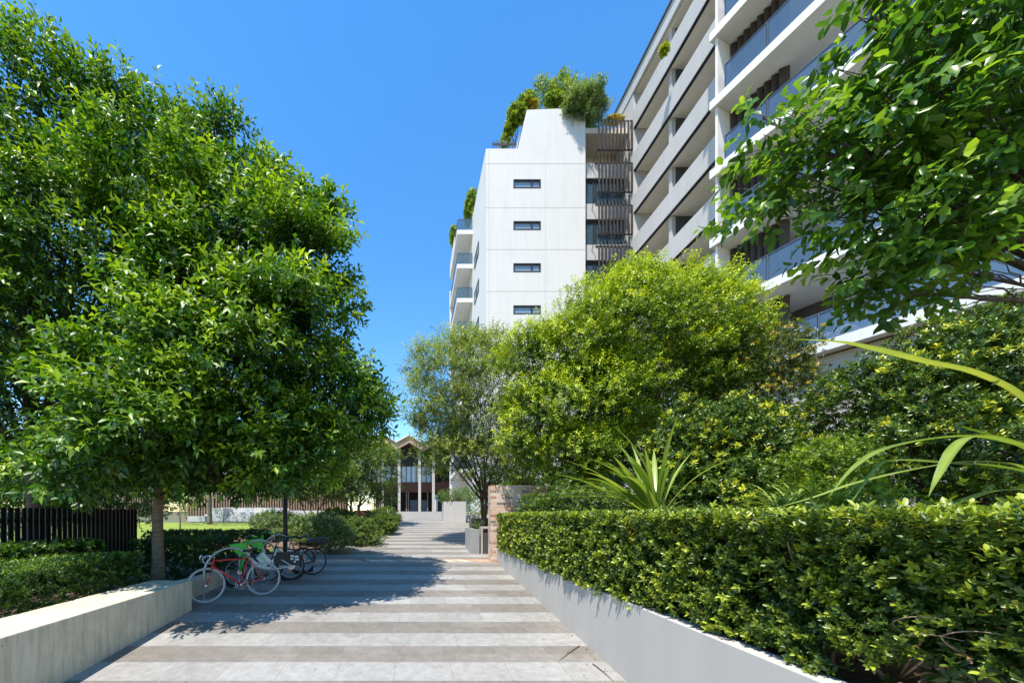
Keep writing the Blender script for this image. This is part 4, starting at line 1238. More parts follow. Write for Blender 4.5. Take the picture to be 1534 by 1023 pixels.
sh('garden_shrub', 'dark bush with orange-tipped shoots below the white balcony', 1140, 11.5, 2.1, [lob(1120, 545, 10.8, 75, 60), lob(1168, 540, 10.8, 36, 42), lob(1140, 610, 10.8, 90, 60), lob(1090, 620, 10.6, 60, 70)], 6500, L_tips, 0.075, 0.03, 61, tip=0.6, tipprob=0.45, nleaf=9, clump=0.25, cover=0.7)
sh('garden_shrub', 'rounded green bush with yellow shoot tips right of the spiky flax', 1095, 6.6, 2.1, [lob(1085, 662, 6.6, 88, 66, 75), lob(1150, 672, 6.8, 45, 55), lob(1025, 690, 6.6, 48, 60), lob(1090, 735, 6.5, 100, 45)], 9500, L_shrub, 0.066, 0.028, 62, tip=0.62, tipprob=0.6, nleaf=9, clump=0.17, cover=0.95)
sh('garden_shrub', 'tall glossy dark bush filling the right edge under the balconies', 1400, 6.0, 2.1, [lob(1325, 610, 5.9, 85, 75), lob(1425, 570, 6.0, 95, 85), lob(1520, 520, 6.0, 90, 75), lob(1600, 560, 6.0, 110, 110), lob(1400, 690, 5.7, 140, 70), lob(1540, 690, 5.6, 130, 80)], 15000, L_shrub, 0.072, 0.031, 63, tip=0.62, tipprob=0.5, nleaf=9, stems=10, clump=0.2, cover=0.95)
sh('garden_shrub', 'small bright bush low between two larger dark bushes', 1235, 5.2, 2.1, [lob(1238, 700, 5.2, 62, 42), lob(1240, 745, 5.2, 70, 35)], 2200, L_yel, 0.05, 0.022, 64, tip=0.3, tmean=0.38, nleaf=9, clump=0.12, cover=0.8)
sh('garden_shrub', 'low dark leafy undergrowth left of the spiky flax', 890, 8.6, 2.1, [lob(885, 755, 8.4, 75, 28), lob(830, 745, 9.4, 30, 32), lob(800, 760, 9.8, 25, 20)], 900, L_mid, 0.09, 0.045, 65, tip=0.2, tmean=0.35)
sh('garden_shrub', 'grey green leafy bush behind the yellow-green tree and orange-tipped bush', 1040, 13.5, 2.0, [lob(1000, 660, 13.2, 110, 90), lob(1110, 640, 13.0, 90, 110)], 1900, L_shade, 0.1, 0.045, 66, tip=0.2, tmean=0.3)

# ------------------------------------------------------------------ strap-leaved plants
def flax(name, label, cat, base, blades, mat=None, group=None):
    base = Vector(base)
    root = thing(name, label, cat, base, group)
    strap_plant(root, blades, mat or L_strap)
    return root


rnd = random.Random(31)
bl = []
for i in range(46):
    lean = rnd.random()
    az = R(180) + rnd.uniform(-1.0, 0.7) if lean < 0.62 else rnd.uniform(-1.2, 5)
    el = rnd.uniform(0.55, 1.05) if lean < 0.62 else rnd.uniform(1.0, 1.45)
    bl.append((arch(az, rnd.uniform(1.1, 1.7), el, rnd.uniform(0.5, 1.15), 11, (rnd.uniform(-.08, .08), rnd.uniform(-.08, .08), 0), rnd.uniform(-.2, .2)), rnd.uniform(0.05, 0.085), rnd.gauss(0.62, 0.2)))
cF = P(985, 770, 5.5)
flax('spiky_flax', 'spiky flax with long arching leaves behind the clipped hedge', 'plant', (cF.x, cF.y, 2.1), bl)
bl = []
for i in range(30):
    bl.append((arch(rnd.uniform(0, 6.28), rnd.uniform(0.35, 0.6), rnd.uniform(0.7, 1.4), rnd.uniform(1.2, 2.2), 8, (rnd.uniform(-.1, .1), rnd.uniform(-.1, .1), 0)), 0.018, rnd.gauss(0.45, 0.15)))
cF = P(1000, 770, 5.1); flax('grassy_tuft', 'small grassy tuft at the foot of the spiky flax', 'plant', (cF.x, cF.y, 2.1), bl, L_sage, 'grassy tufts behind the hedge')
for j, (px, Z, s_) in enumerate(((1185, 4.75, 1.0), (1250, 4.7, 1.1))):
    bl = []
    for i in range(120):
        bl.append((arch(rnd.uniform(0, 6.28), rnd.uniform(0.45, 0.85) * s_, rnd.uniform(0.7, 1.45), rnd.uniform(1.2, 2.4), 9, (rnd.uniform(-.2, .2), rnd.uniform(-.15, .15), 0), rnd.uniform(-.4, .4)), 0.026, rnd.gauss(0.62, 0.18)))
    c = P(px, 770, Z)
    flax('grassy_tuft', ['arching grassy tuft left of its twin behind the hedge', 'arching grassy tuft under the large bending strap leaves'][j], 'plant', (c.x, c.y, 2.14), bl, L_strap, 'grassy tufts behind the hedge')


def pathpx(pts):
    """smooth path through (px,py,Y) stations"""
    q = [P(*p) for p in pts]; out = []
    for i in range(len(q) - 1):
        p0, p1, p2, p3 = q[max(0, i - 1)], q[i], q[i + 1], q[min(len(q) - 1, i + 2)]
        for k in range(5):
            t = k / 5
            out.append(0.5 * ((2 * p1) + (p2 - p0) * t + (2 * p0 - 5 * p1 + 4 * p2 - p3) * t * t + (3 * p1 - p0 - 3 * p2 + p3) * t ** 3))
    out.append(q[-1])
    return out


bF = P(1600, 790, 2.9); bF.z = 2.1
LV = [([(1600, 790, 2.9), (1590, 665, 2.85), (1534, 597, 2.8), (1463, 560, 2.75), (1388, 543, 2.7), (1312, 524, 2.65), (1260, 513, 2.62), (1188, 508, 2.6)], 0.055, 0.9),
      ([(1600, 790, 2.9), (1560, 690, 2.8), (1500, 660, 2.7), (1420, 655, 2.6), (1330, 672, 2.5), (1280, 700, 2.42), (1243, 742, 2.4)], 0.062, 0.55),
      ([(1600, 790, 2.9), (1570, 690, 2.7), (1510, 662, 2.6), (1460, 655, 2.5), (1430, 672, 2.45), (1405, 715, 2.4), (1391, 744, 2.4)], 0.062, 0.62),
      ([(1600, 790, 2.9), (1550, 710, 2.8), (1470, 692, 2.75), (1390, 700, 2.7), (1290, 722, 2.65), (1210, 748, 2.6), (1132, 768, 2.6)], 0.05, 0.7),
      ([(1600, 790, 2.9), (1560, 740, 2.8), (1500, 735, 2.7), (1440, 752, 2.65), (1395, 772, 2.6)], 0.062, 0.45),
      ([(1600, 790, 2.9), (1570, 700, 2.9), (1520, 664, 2.95), (1470, 648, 3.0), (1432, 636, 3.0)], 0.045, 0.3),
      ([(1600, 790, 2.9), (1560, 720, 2.7), (1500, 700, 2.6), (1430, 695, 2.55), (1340, 690, 2.5), (1310, 705, 2.5), (1270, 760, 2.48)], 0.05, 0.4),
      ([(1600, 790, 2.9), (1650, 640, 2.9), (1720, 520, 3.0), (1780, 480, 3.0)], 0.05, 0.5), ([(1600, 790, 2.9), (1590, 650, 3.0), (1600, 520, 3.1), (1640, 420, 3.2)], 0.05, 0.45)]
flax('spiky_flax', 'large strap-leaved plant reaching in from the right edge', 'plant', bF, [([p - bF for p in pathpx(a)], w, t) for a, w, t in LV])

# fern-like plant against the brick wall
rnd = random.Random(5); bl = []
c = P(812, 768, 9.7); c.z = 2.0
root = thing('fern', 'dark glossy fern against the brick wall', 'plant', c)
Bs = []; Dn = []; Un = []; Ls = []; Ws = []; Ts = []
for i in range(16):
    az = rnd.uniform(0, 6.28); pts = arch(az, rnd.uniform(0.7, 1.0), rnd.uniform(0.6, 1.2), rnd.uniform(0.8, 1.4), 14)
    for k in range(3, 15):
        p = pts[k]; t = (pts[k] - pts[k - 1]).normalized(); s = t.cross(Vector((0, 0, 1))).normalized()
        for sg in (-1, 1):
            Bs.append(tuple(p)); Dn.append(tuple(s * sg + t * 0.5 - Vector((0, 0, 0.2)))); Un.append((0, 0, 1)); Ls.append(0.24 * math.sin(0.3 + 2.6 * (k - 3) / 12)); Ws.append(0.04); Ts.append(rnd.gauss(0.4, 0.15))
leaves_obj('fronds', np.array(Bs), np.array(Dn), np.array(Un, float), np.array(Ls), np.array(Ws), np.array(Ts), L_mid, root)
# flowering greenery on top of the brick wall
c = P(783, 727, 10.9); zt_ = EYE + (770 - 726.6) * pb.y / F
make_shrub('flowering_plant', 'low flowering greenery with pink blooms on top of the brick wall', 'plant', (c.x, pb.y + 0.7, zt_ - 0.4), [((c.x, pb.y + 0.62, zt_ - 0.03), (0.62, 0.22, 0.13))], 420, L_yel, bark_dark, 0.06, 0.025, seed=70, tmean=0.35, stems=5)
fl_root = bpy.data.objects['flowering_plant']
mpink = m_plain('pink petals', (0.55, 0.05, 0.12), 0.5, var=0.2)
mb = MB(); rnd = random.Random(9)
for i in range(26):
    p = Vector((c.x + rnd.uniform(-.12, .32), pb.y + 0.62 + rnd.uniform(-.2, .1), zt_ + rnd.uniform(.06, .16))) - fl_root.location
    for a in range(5):
        q = a * 1.2566; d1 = Vector((math.cos(q), math.sin(q), 0.35)) * 0.03; d2 = Vector((math.cos(q + .6), math.sin(q + .6), 0.3)) * 0.026
        mb.add([p, p + d1, p + d1 + d2 * 0.3 + Vector((0, 0, .004)), p + d2], [(0, 1, 2, 3)])
mb.build('blooms', mpink, fl_root)

# ------------------------------------------------------------------ planting on the left of the upper path
for i, (px, bpx, Z, top_, hw, lb, mt, st_) in enumerate([
        (478, 468, 15.5, 715, 60, 'multi-stemmed small tree behind the lamp post', L_mid, 6),
        (560, 537, 21.0, 705, 48, 'rounded tree near the pavilion, left of the path', L_mid, 1),
        (515, 526, 18.0, 715, 42, 'thin-trunked young tree over the rusty planter', L_mid, 1)]):
    b = P(bpx, 770, Z); b.z = gz(Z)
    if i == 0: lbs = [lob(465, 715, 15.5, 45, 28), lob(500, 722, 15.2, 42, 26), lob(440, 722, 15.5, 35, 26), lob(480, 690, 15.6, 50, 25)]
    elif i == 1: lbs = [lob(564, 704, 20.5, 36, 38), lob(545, 725, 20.5, 38, 28), lob(572, 728, 20.8, 20, 24), lob(550, 690, 20.8, 28, 24)]
    else: lbs = [lob(505, 715, 18.0, 38, 30), lob(530, 700, 18.0, 30, 38), lob(520, 675, 18.2, 34, 25)]
    make_tree('garden_tree', lb, 'tree', b, 0.07 if st_ > 1 else 0.1, 1.0 if st_ > 1 else 1.2, lbs, 2600, mt, bark_dark if st_ > 1 else bark_grey, 0.12, 0.045, nleaf=8, twig=0.28, droop=0.3, seed=80 + i,
              clump=0.4, cover=0.7, sub=8, tmean=0.45, tip=0.5, stems=st_, group='small trees in the left bed')
# slim trees in front of the stepped seating
b = P(314, 770, 21.5); b.z = gz(21.5)
make_tree('garden_tree', 'slim-trunked tree in front of the stepped concrete seating', 'tree', b, 0.12, 2.2, [lob(320, 690, 21.5, 60, 40), lob(280, 700, 21.5, 45, 35), lob(360, 700, 21.5, 45, 30)], 900, L_back, bark_grey, 0.14, 0.05, seed=90, nleaf=7)
b = P(269, 770, 17.0); b.z = gz(17.0)
make_tree('garden_tree', 'thin sapling on the lawn just right of the large trunk', 'tree', b, 0.035, 1.0, [lob(268, 752, 17.0, 22, 14), lob(255, 742, 17.0, 16, 10), lob(285, 745, 17.0, 18, 10)], 130, L_airy, bark_brown, 0.13, 0.045, seed=91, nleaf=7, sub=5)

SB = [  # px, py, Z, rx, rz, mat, label, leaf length
    (492, 795, 12.6, 34, 24, L_sage, 'grey green bush nearest the bicycles in the left bed', 0.07),
    (540, 797, 14.2, 30, 22, L_mid, 'rounded dark green bush at the path edge in the left bed', 0.06),
    (462, 790, 14.0, 28, 20, L_sage, 'pale bush behind the lamp post', 0.07),
    (575, 782, 17.2, 18, 13, L_mid, 'small low bush at the path edge beyond the rounded bush', 0.06),
    (560, 780, 19.0, 20, 13, L_sage, 'pale low bush near the rusty planter', 0.07),
    (415, 786, 15.5, 40, 20, L_sage, 'wide pale bush left of the lamp post behind the bicycles', 0.08),
    (575, 771, 24.0, 22, 11, L_mid, 'farthest green bush in the left bed, before the pavilion', 0.08),
    (505, 775, 17.5, 30, 14, L_mid, 'low spreading bush under the young tree', 0.07)]
for i, (px, py, Z, rx, rz, mt, lb, ll) in enumerate(SB):
    c = P(px, py, Z)
    make_shrub('garden_shrub', lb, 'shrub', (c.x, c.y, gz(Z)), [lob(px, py, Z, rx, rz), lob(px + rx * .5, py + rz * .4, Z - 0.2, rx * .7, rz * .7)], 1900, mt, bark_dark, ll, ll * 0.45, seed=100 + i, tmean=0.45, tip=0.3, stems=4, clump=0.16, cover=0.8, group='bushes in the left bed')
for i, (px, Z, s_, lb) in enumerate([(470, 13.4, 1.25, 'yellow green spiky plant just behind the black bicycle bag'), (526, 16.5, 0.9, 'spiky plant under the thin-trunked young tree'), (580, 22.5, 1.2, 'bright spiky plant at the far end of the left bed'), (447, 15.0, 1.2, 'broad spiky plant beside the lamp post')]):
    bl = [(arch(rnd.uniform(0, 6.28), rnd.uniform(0.6, 1.1) * s_, rnd.uniform(0.5, 1.35), rnd.uniform(0.5, 1.2), 8), 0.06 * s_, rnd.gauss(0.6, 0.2)) for k in range(26)]
    c = P(px, 770, Z)
    flax('spiky_flax', lb, 'plant', (c.x, c.y, gz(Z) + 0.05), bl, None, 'spiky plants in the left bed')
# plants around the white planter
c = P(680, 741, Zp + 0.8)
make_shrub('clipped_bush', 'rounded clipped bush growing in the square white planter', 'shrub', (c.x, c.y, tz(751, Zp) - 0.1), [lob(674, 743, Zp + 0.7, 20, 12), lob(695, 742, Zp + 0.8, 20, 13)], 1100, L_mid, bark_dark, 0.06, 0.028, seed=120, tmean=0.5, tip=0.3)
make_shrub('garden_shrub', 'bright green bush between the square white planter and the brick wall', 'shrub', tuple(P(722, 775, Zp + 3)), [lob(715, 750, Zp + 2.8, 25, 26), lob(738, 752, Zp + 3, 20, 26), lob(728, 775, Zp + 1.9, 22, 9)], 1300, L_yel, bark_dark, 0.08, 0.035, seed=121, tmean=0.4, tip=0.2)
for i, px in enumerate((677, 690)):
    c = P(px, 752, Zp + 0.25); c.z = tz(751, Zp) - 0.08
    bl = [(arch(rnd.uniform(0, 6.28), 0.3, rnd.uniform(0.8, 1.4), 0.7, 5), 0.05, rnd.random()) for k in range(14)]
    flax('bromeliad', ['red bromeliad nearer the left corner of the square white planter', 'red bromeliad nearer the right corner of the square white planter'][i], 'plant', c, bl, L_red, 'red bromeliads in the white planter')
c = P(716, 790, Zb + 0.5); c.z = tz(792, Zb) - 0.06
flax('agave', 'dark spiky agave in the grey slatted planter', 'plant', c, [(arch(rnd.uniform(0, 6.28), 0.42, rnd.uniform(0.6, 1.4), 0.5, 5), 0.06, rnd.gauss(0.1, 0.1)) for k in range(22)], L_sage)
# distant trees closing the view behind the fences
for i, (px, Z, hpx, w, lb) in enumerate([(200, 33, 120, 90, 'tree far behind the black slat fence'), (330, 36, 110, 80, 'distant tree behind the stepped seating'), (440, 38, 100, 70, 'distant tree above the timber paling fence'), (470, 42, 70, 45, 'distant tree left of the pavilion roof'), (60, 32, 150, 110, 'distant tree at the far left')]):
    b = P(px, 770, Z); b.z = gz(Z)
    make_tree('distant_tree', lb, 'tree', b, 0.2, 2.0, [lob(px, 770 - hpx * .55, Z, w * .7, hpx * .45), lob(px + w * .5, 770 - hpx * .45, Z, w * .5, hpx * .38), lob(px - w * .5, 770 - hpx * .42, Z, w * .5, hpx * .35)], 1500, L_back, bark_dark, 0.28, 0.11, seed=130 + i, nleaf=7, twig=0.6, sub=4, group='distant trees beyond the lawn')
for i, (px, Z, lb) in enumerate([(800, 19, 'dark shrub mass behind the brick wall'), (760, 20, 'shrub below the airy tree behind the brick wall'), (870, 18, 'dark shrub under the yellow-green tree')]):
    b = P(px, 770, Z)
    make_shrub('garden_shrub', lb, 'shrub', (b.x, b.y, gz(Z)), [lob(px, 730, Z, 45, 42)], 900, L_shade, bark_dark, 0.13, 0.055, seed=140 + i, tmean=0.38, tip=0.2)

# ------------------------------------------------------------------ roof gardens
def roofplant(name, label, lobes, n, mt, L, W, seed, Z, group=None, **k):
    c = np.mean([l[0] for l in lobes], 0); zb5 = min(l[0][2] - l[1][2] for l in lobes)
    return make_shrub(name, label, 'shrub', (c[0], c[1], zb5), lobes, n, mt, bark_dark, L, W, seed=seed, group=group, **k)


Zr2 = ZT + 0.6
roofplant('roof_shrub', 'tall sparse shrub on top of the white tower', [lob(838, 143, Zr2 + .8, 20, 16), lob(812, 148, Zr2 + .8, 16, 12), lob(856, 141, Zr2 + 1, 12, 16)], 420, L_mid, 0.32, 0.10, 150, Zr2, tmean=0.7, clump=0.45, cover=0.25, rosette=False, nleaf=7, twig=0.5)
roofplant('roof_shrub', 'round grey green bush overhanging the top right corner of the white tower', [lob(872, 160, Zr2 - .4, 27, 24, 20), lob(858, 172, Zr2 - .3, 18, 14, 14), lob(888, 168, Zr2 - .1, 16, 20, 14)], 2200, L_sage, 0.26, 0.05, 151, Zr2, tmean=0.5, clump=0.45, cover=0.7, rosette=False, nleaf=8, twig=0.3)
roofplant('roof_shrub', 'bright low bush in the middle of the tower roof edge', [lob(830, 152, Zr2 - .2, 17, 9, 10)], 420, L_yel, 0.16, 0.06, 152, Zr2, tmean=0.4)
roofplant('roof_shrub', 'yellow green trailing plant stepping down the left of the tower roof', [lob(790, 154, Zr2, 14, 12, 12), lob(775, 172, Zr2, 14, 14, 12), lob(764, 192, Zr2 + .4, 8, 12, 8), lob(757, 212, Zr2 + .6, 6, 12, 6)], 1100, L_yel, 0.2, 0.06, 153, Zr2, tmean=0.38)
roofplant('roof_shrub', 'small orange tinged plant on the tower roof edge', [lob(798, 158, Zr2 - .3, 7, 4, 5)], 130, L_tips, 0.2, 0.05, 154, Zr2, tmean=0.9)
roofplant('roof_shrub', 'upper trailing green plant on the back left edge of the tower', [lob(704, 312, 36, 7, 14, 30)], 400, L_yel, 0.25, 0.09, 155, 36, tmean=0.35)
roofplant('roof_shrub', 'lower trailing green plant on the back left edge of the tower', [lob(680, 354, 39.6, 5, 13, 10)], 300, L_yel, 0.25, 0.09, 156, 39, tmean=0.3)
roofplant('roof_shrub', 'low orange flowering planting above the dark louvres', [lob(921, 181, ZT + .9, 16, 4, 6)], 260, L_tips, 0.14, 0.05, 157, ZT, tmean=0.85)
roofplant('balcony_plant', 'small yellow green plant peeking over the top grey balcony', [lob(995, 76, 22.3, 5, 5, 5)], 60, L_yel, 0.18, 0.07, 158, 22, tmean=0.6, stems=3)

# ------------------------------------------------------------------ litter
st = [((868, 968), (850, 980), (838, 990)), ((888, 995), (905, 1008), (920, 1022))]
for i, pts in enumerate(st):
    q = [gp(*p) + Vector((0, 0, 0.012 + 0.01 * (k == 1))) for k, p in enumerate(pts)]
    t = thing('fallen_twig', ['short fallen twig on a light paving band by the grey wall', 'long thin fallen twig on the nearest dark paving band'][i], 'twig', q[1])
    mb = MB(); mb.tube([p - q[1] for p in bez(q[0], q[1], q[2], 6)], [0.007, 0.006, 0.006, 0.005, 0.004, 0.003, 0.002], 6)
    mb.tube([q[1] - q[1], q[1] - q[1] + Vector((0.05, 0.07, 0.015))], [0.003, 0.0015], 5)
    mb.build('stick', bark_dark, t)
rg = np.random.default_rng(5)
n = 260
xy = np.stack([rg.uniform(-3.8, 2.4, n), rg.uniform(3.6, 11, n)], 1)
edge = rg.random(n) < 0.6
xy[edge, 0] = np.where(rg.random(edge.sum()) < 0.6, 2.42 - rg.exponential(0.12, edge.sum()), -3.98 + rg.exponential(0.1, edge.sum()) + 0.0)
xy[:, 0] = np.clip(xy[:, 0], -3.96, 2.42)
B_ = np.array([[x, y, gz(y) + 0.006] for x, y in xy])
a_ = rg.uniform(0, 6.28, n); sc_ = rg.uniform(0.012, 0.04, n)
mlit = m_leaf('dry leaf', (0.06, 0.035, 0.015), (0.17, 0.09, 0.04), (0.30, 0.22, 0.07), 0.7, 0.1)
lt = leaves_obj('leaf_litter', B_, np.stack([np.cos(a_), np.sin(a_), np.full(n, SLOPE * 1.0)], 1) * 1.0, np.tile([0, -SLOPE, 1.0], (n, 1)) + rg.normal(size=(n, 3)) * 0.15, sc_, sc_ * 0.5, rg.random(n), mlit, None, False, 0.2, -0.1)
tag(lt, kind='stuff')
nb = 900
bi = rg.integers(0, len(bed) - 1, nb); tt = rg.random(nb)
bx = np.array([[*(bed[i].lerp(bed[i + 1], t))] for i, t in zip(bi, tt)])
bx[:, 0] += -0.25 + rg.exponential(0.16, nb) ; bx[:, 1] += rg.normal(size=nb) * 0.1; bx[:, 2] = [gz(y) + 0.012 + 0.05 * rg.random() * 0 + (0.055 if False else 0.0) for y in bx[:, 1]]
a_ = rg.uniform(0, 6.28, nb); sc_ = rg.uniform(0.02, 0.06, nb)
lt = leaves_obj('mulch_litter', bx, np.stack([np.cos(a_), np.sin(a_), np.full(nb, 0.1)], 1), np.tile([0, -SLOPE, 1.0], (nb, 1)) + rg.normal(size=(nb, 3)) * 0.3, sc_, sc_ * 0.4, rg.random(nb), mlit, None, False, 0.2, -0.1)
tag(lt, kind='stuff')
# ------------------------------------------------------------------ bicycles and racks
mb_red = m_plain('red enamel', (0.62, 0.010, 0.018), 0.28, var=0.0, coat=0.6)
mb_green = m_plain('bright green plastic', (0.045, 0.52, 0.03), 0.35, var=0.05)
mb_tyre = m_plain('black rubber', (0.012, 0.012, 0.012), 0.75, var=0.1)
mb_tyrew = m_plain('pale grey tyre', (0.40, 0.39, 0.37), 0.7, var=0.1)
mb_steel = m_plain('polished steel', (0.55, 0.55, 0.56), 0.25, 0.9, var=0.03)
mb_rack = m_plain('brushed steel tube', (0.52, 0.51, 0.49), 0.38, 0.55, var=0.08)
mb_black = m_plain('black plastic', (0.014, 0.014, 0.015), 0.45, var=0.1)
mb_white = m_plain('white plastic', (0.72, 0.73, 0.73), 0.35, var=0.04)
mb_orange = m_plain('orange reflector', (0.75, 0.16, 0.01), 0.3, var=0)
mb_grey = m_plain('grey alloy', (0.30, 0.31, 0.32), 0.4, 0.4, var=0.05)


def wheel(root, x, z, R_, tyre_r, tyre_m, rim_m, spoke_m, hub_r=0.018, nsp=26, disc=None):
    t = MB(); t.torus((x, 0, z), (0, 1, 0), R_ - tyre_r, tyre_r, 44, 8)
    o = t.build('wheel', rim_m, root)
    # the wheel mesh itself is the rim; tyre, spokes and hub are its pieces
    t2 = MB(); t2.torus((x, 0, z), (0, 1, 0), R_ - 2.4 * tyre_r - 0.004, 0.008, 44, 6)
    o.data.materials.clear(); o.data.materials.append(tyre_m); 
    rm = t2.build('rim', rim_m, o)
    s = MB()
    for i in range(nsp):
        a = 2 * math.pi * i / nsp; b = a + (0.5 if i % 2 else -0.5)
        y = 0.028 if i % 4 < 2 else -0.028
        s.tube([(x + hub_r * math.cos(b), y, z + hub_r * math.sin(b)), (x + (R_ - 2.4 * tyre_r) * math.cos(a), 0, z + (R_ - 2.4 * tyre_r) * math.sin(a))], 0.0016, 4)
    s.build('spokes', spoke_m, o)
    h = MB(); h.tube([(x, -0.05, z), (x, 0.05, z)], hub_r, 12)
    if disc:
        h.tube([(x, 0.035, z), (x, 0.04, z)], disc, 20)
    h.build('hub', spoke_m, o)
    return o


def place(root, rear, front, wb, lean=0.0):
    ax = (front - rear).normalized()
    up = Vector((0, 0, 1)); ay = up.cross(ax).normalized(); az = ax.cross(ay)
    m = Matrix((ax, ay, az)).transposed().to_4x4()
    root.matrix_world = Matrix.Translation(rear) @ m @ Matrix.Rotation(lean, 4, 'X')


def saddle(root, x, z, L, W, mat):
    sd = MB(); n = 9; m_ = 8; vs = []; fs = []
    for i in range(n):
        f = i / (n - 1); w = W * (0.5 * (1 - f) ** 0.6 + 0.10) if f > 0.05 else W * 0.4
        for j in range(m_):
            a = 2 * math.pi * j / m_
            vs.append((x - L * 0.45 + L * f, w * math.cos(a), z + 0.02 * math.sin(a) * (1.6 if math.sin(a) > 0 else 1.2) + 0.02 * (1 - f) * (f < 0.3) - 0.012 * f))
    for i in range(n - 1):
        for j in range(m_):
            j2 = (j + 1) % m_; fs.append((i * m_ + j, i * m_ + j2, (i + 1) * m_ + j2, (i + 1) * m_ + j))
    fs += [tuple(range(m_ - 1, -1, -1)), tuple((n - 1) * m_ + j for j in range(m_))]
    sd.add(vs, fs, 0, True)
    return sd.build('saddle', mat, root)


def crank(root, x, z, mat, ring=0.095, L=0.17, ang=-0.7):
    c = MB(); c.torus((x, -0.045, z), (0, 1, 0), ring, 0.006, 30, 6); c.torus((x, -0.045, z), (0, 1, 0), ring * 0.62, 0.005, 24, 6)
    for i in range(5):
        a = i * 1.2566; c.tube([(x, -0.045, z), (x + ring * math.cos(a), -0.045, z + ring * math.sin(a))], 0.006, 5)
    c.tube([(x, -0.06, z), (x, 0.06, z)], 0.02, 10)
    o = c.build('crankset', mat, root)
    for s_, a in ((-1, ang), (1, ang + math.pi)):
        k = MB(); e = (x + L * math.cos(a), s_ * 0.065, z + L * math.sin(a))
        k.tube([(x, s_ * 0.06, z), e], [0.012, 0.009], 8); arm = k.build('crank_arm', mat, o)
        k = MB(); k.box(e[0] - 0.045, e[0] + 0.045, min(e[1] + s_ * 0.02, e[1] + s_ * 0.1), max(e[1] + s_ * 0.02, e[1] + s_ * 0.1), e[2] - 0.011, e[2] + 0.011)
        k.build('pedal', mb_black, o, bevel=0.004)
    return o


# --- red road bicycle
WB = 1.04; RW = 0.338
red = thing('bicycle', 'red road bicycle with drop handlebars leaning on the nearest rack hoop', 'bicycle', (0, 0, 0), 'bicycles at the racks')
rear_hub = Vector((0, 0, RW)); front_hub = Vector((WB, 0, RW)); bb = Vector((0.43, 0, 0.275)); st_top = Vector((0.27, 0, 0.80)); seat_top = Vector((0.225, 0, 0.93))
hd_t = Vector((0.885, 0, 0.815)); hd_b = Vector((0.925, 0, 0.68))
f = MB()
f.tube([st_top, bb], 0.0150, 10); f.tube([st_top + Vector((0.003, 0, -0.02)), hd_t + Vector((0, 0, -0.02))], 0.0145, 10); f.tube([bb, hd_b + Vector((-.003, 0, 0.02))], 0.0165, 10)
f.tube([hd_t + Vector((-.006, 0, 0.02)), hd_b], 0.019, 10); f.tube([bb + Vector((0, -.035, 0)), bb + Vector((0, .035, 0))], 0.022, 10)
for s_ in (-1, 1):
    f.tube([bb + Vector((0, 0.02 * s_, 0)), rear_hub + Vector((0, 0.06 * s_, 0))], 0.009, 8); f.tube([st_top + Vector((0, 0.014 * s_, -0.01)), rear_hub + Vector((0, 0.06 * s_, 0))], 0.0075, 8)
f.build('frame', mb_red, red)
f = MB()
for s_ in (-1, 1): f.tube([hd_b + Vector((0.004, 0.03 * s_, -0.01)), hd_b * 0.35 + front_hub * 0.65 + Vector((-0.035, 0.05 * s_, 0)), front_hub + Vector((0, 0.052 * s_, 0))], [0.012, 0.011, 0.008], 8)
f.tube([hd_b + Vector((0.003, -.04, -.008)), hd_b + Vector((0.003, .04, -.008))], 0.014, 8)
f.build('fork', mb_red, red)
wheel(red, 0, RW, RW, 0.0125, mb_tyrew, mb_steel, mb_steel); wheel(red, WB, RW, RW, 0.0125, mb_tyrew, mb_steel, mb_steel)
h = MB()
stem_ = hd_t + Vector((-.012, 0, 0.07)); cl = stem_ + Vector((0.09, 0, 0.012))
h.tube([hd_t, stem_], 0.012, 8); h.tube([stem_, cl], 0.013, 8); h.tube([cl + Vector((0, -.2, 0)), cl + Vector((0, .2, 0))], 0.012, 8)
hb = h.build('handlebar', mb_steel, red)
for s_ in (-1, 1):
    t = MB(); y = 0.2 * s_
    t.tube([cl + Vector((0, y * 0.9, 0)), cl + Vector((0.05, y, 0.0)), cl + Vector((0.105, y, -0.03)), cl + Vector((0.12, y, -0.085)), cl + Vector((0.08, y, -0.135)), cl + Vector((-0.03, y, -0.145))], 0.013, 8)
    t.build('drop_grip', mb_grey, hb)
    t = MB(); t.tube([cl + Vector((0.1, y, -0.02)), cl + Vector((0.135, y, 0.03)), cl + Vector((0.165, y, -0.03)), cl + Vector((0.15, y, -0.1))], [0.011, 0.011, 0.007, 0.004], 6)
    t.build('brake_lever', mb_steel, hb)
sp = MB(); sp.tube([st_top, seat_top], 0.0125, 8); sp.build('seat_post', mb_steel, red)
saddle(red, 0.215, 0.945, 0.27, 0.14, mb_black)
crank(red, bb.x, bb.z, mb_steel, ang=-0.45)
t = MB(); t.tube([(0.0, -0.045, RW + 0.042), (bb.x, -0.045, bb.z + 0.095)], 0.003, 4); t.tube([(0.0, -0.045, RW - 0.042), (bb.x, -0.045, bb.z - 0.095)], 0.003, 4); t.torus((0, -0.045, RW), (0, 1, 0), 0.04, 0.006, 18, 5); t.build('chain', mb_grey, red)
rc = gp(396, 890.5); fc = gp(304.5, 903.5)
place(red, rc + Vector((0, 0, 0.002)), fc + Vector((0, 0, 0.002)), WB, R(4))


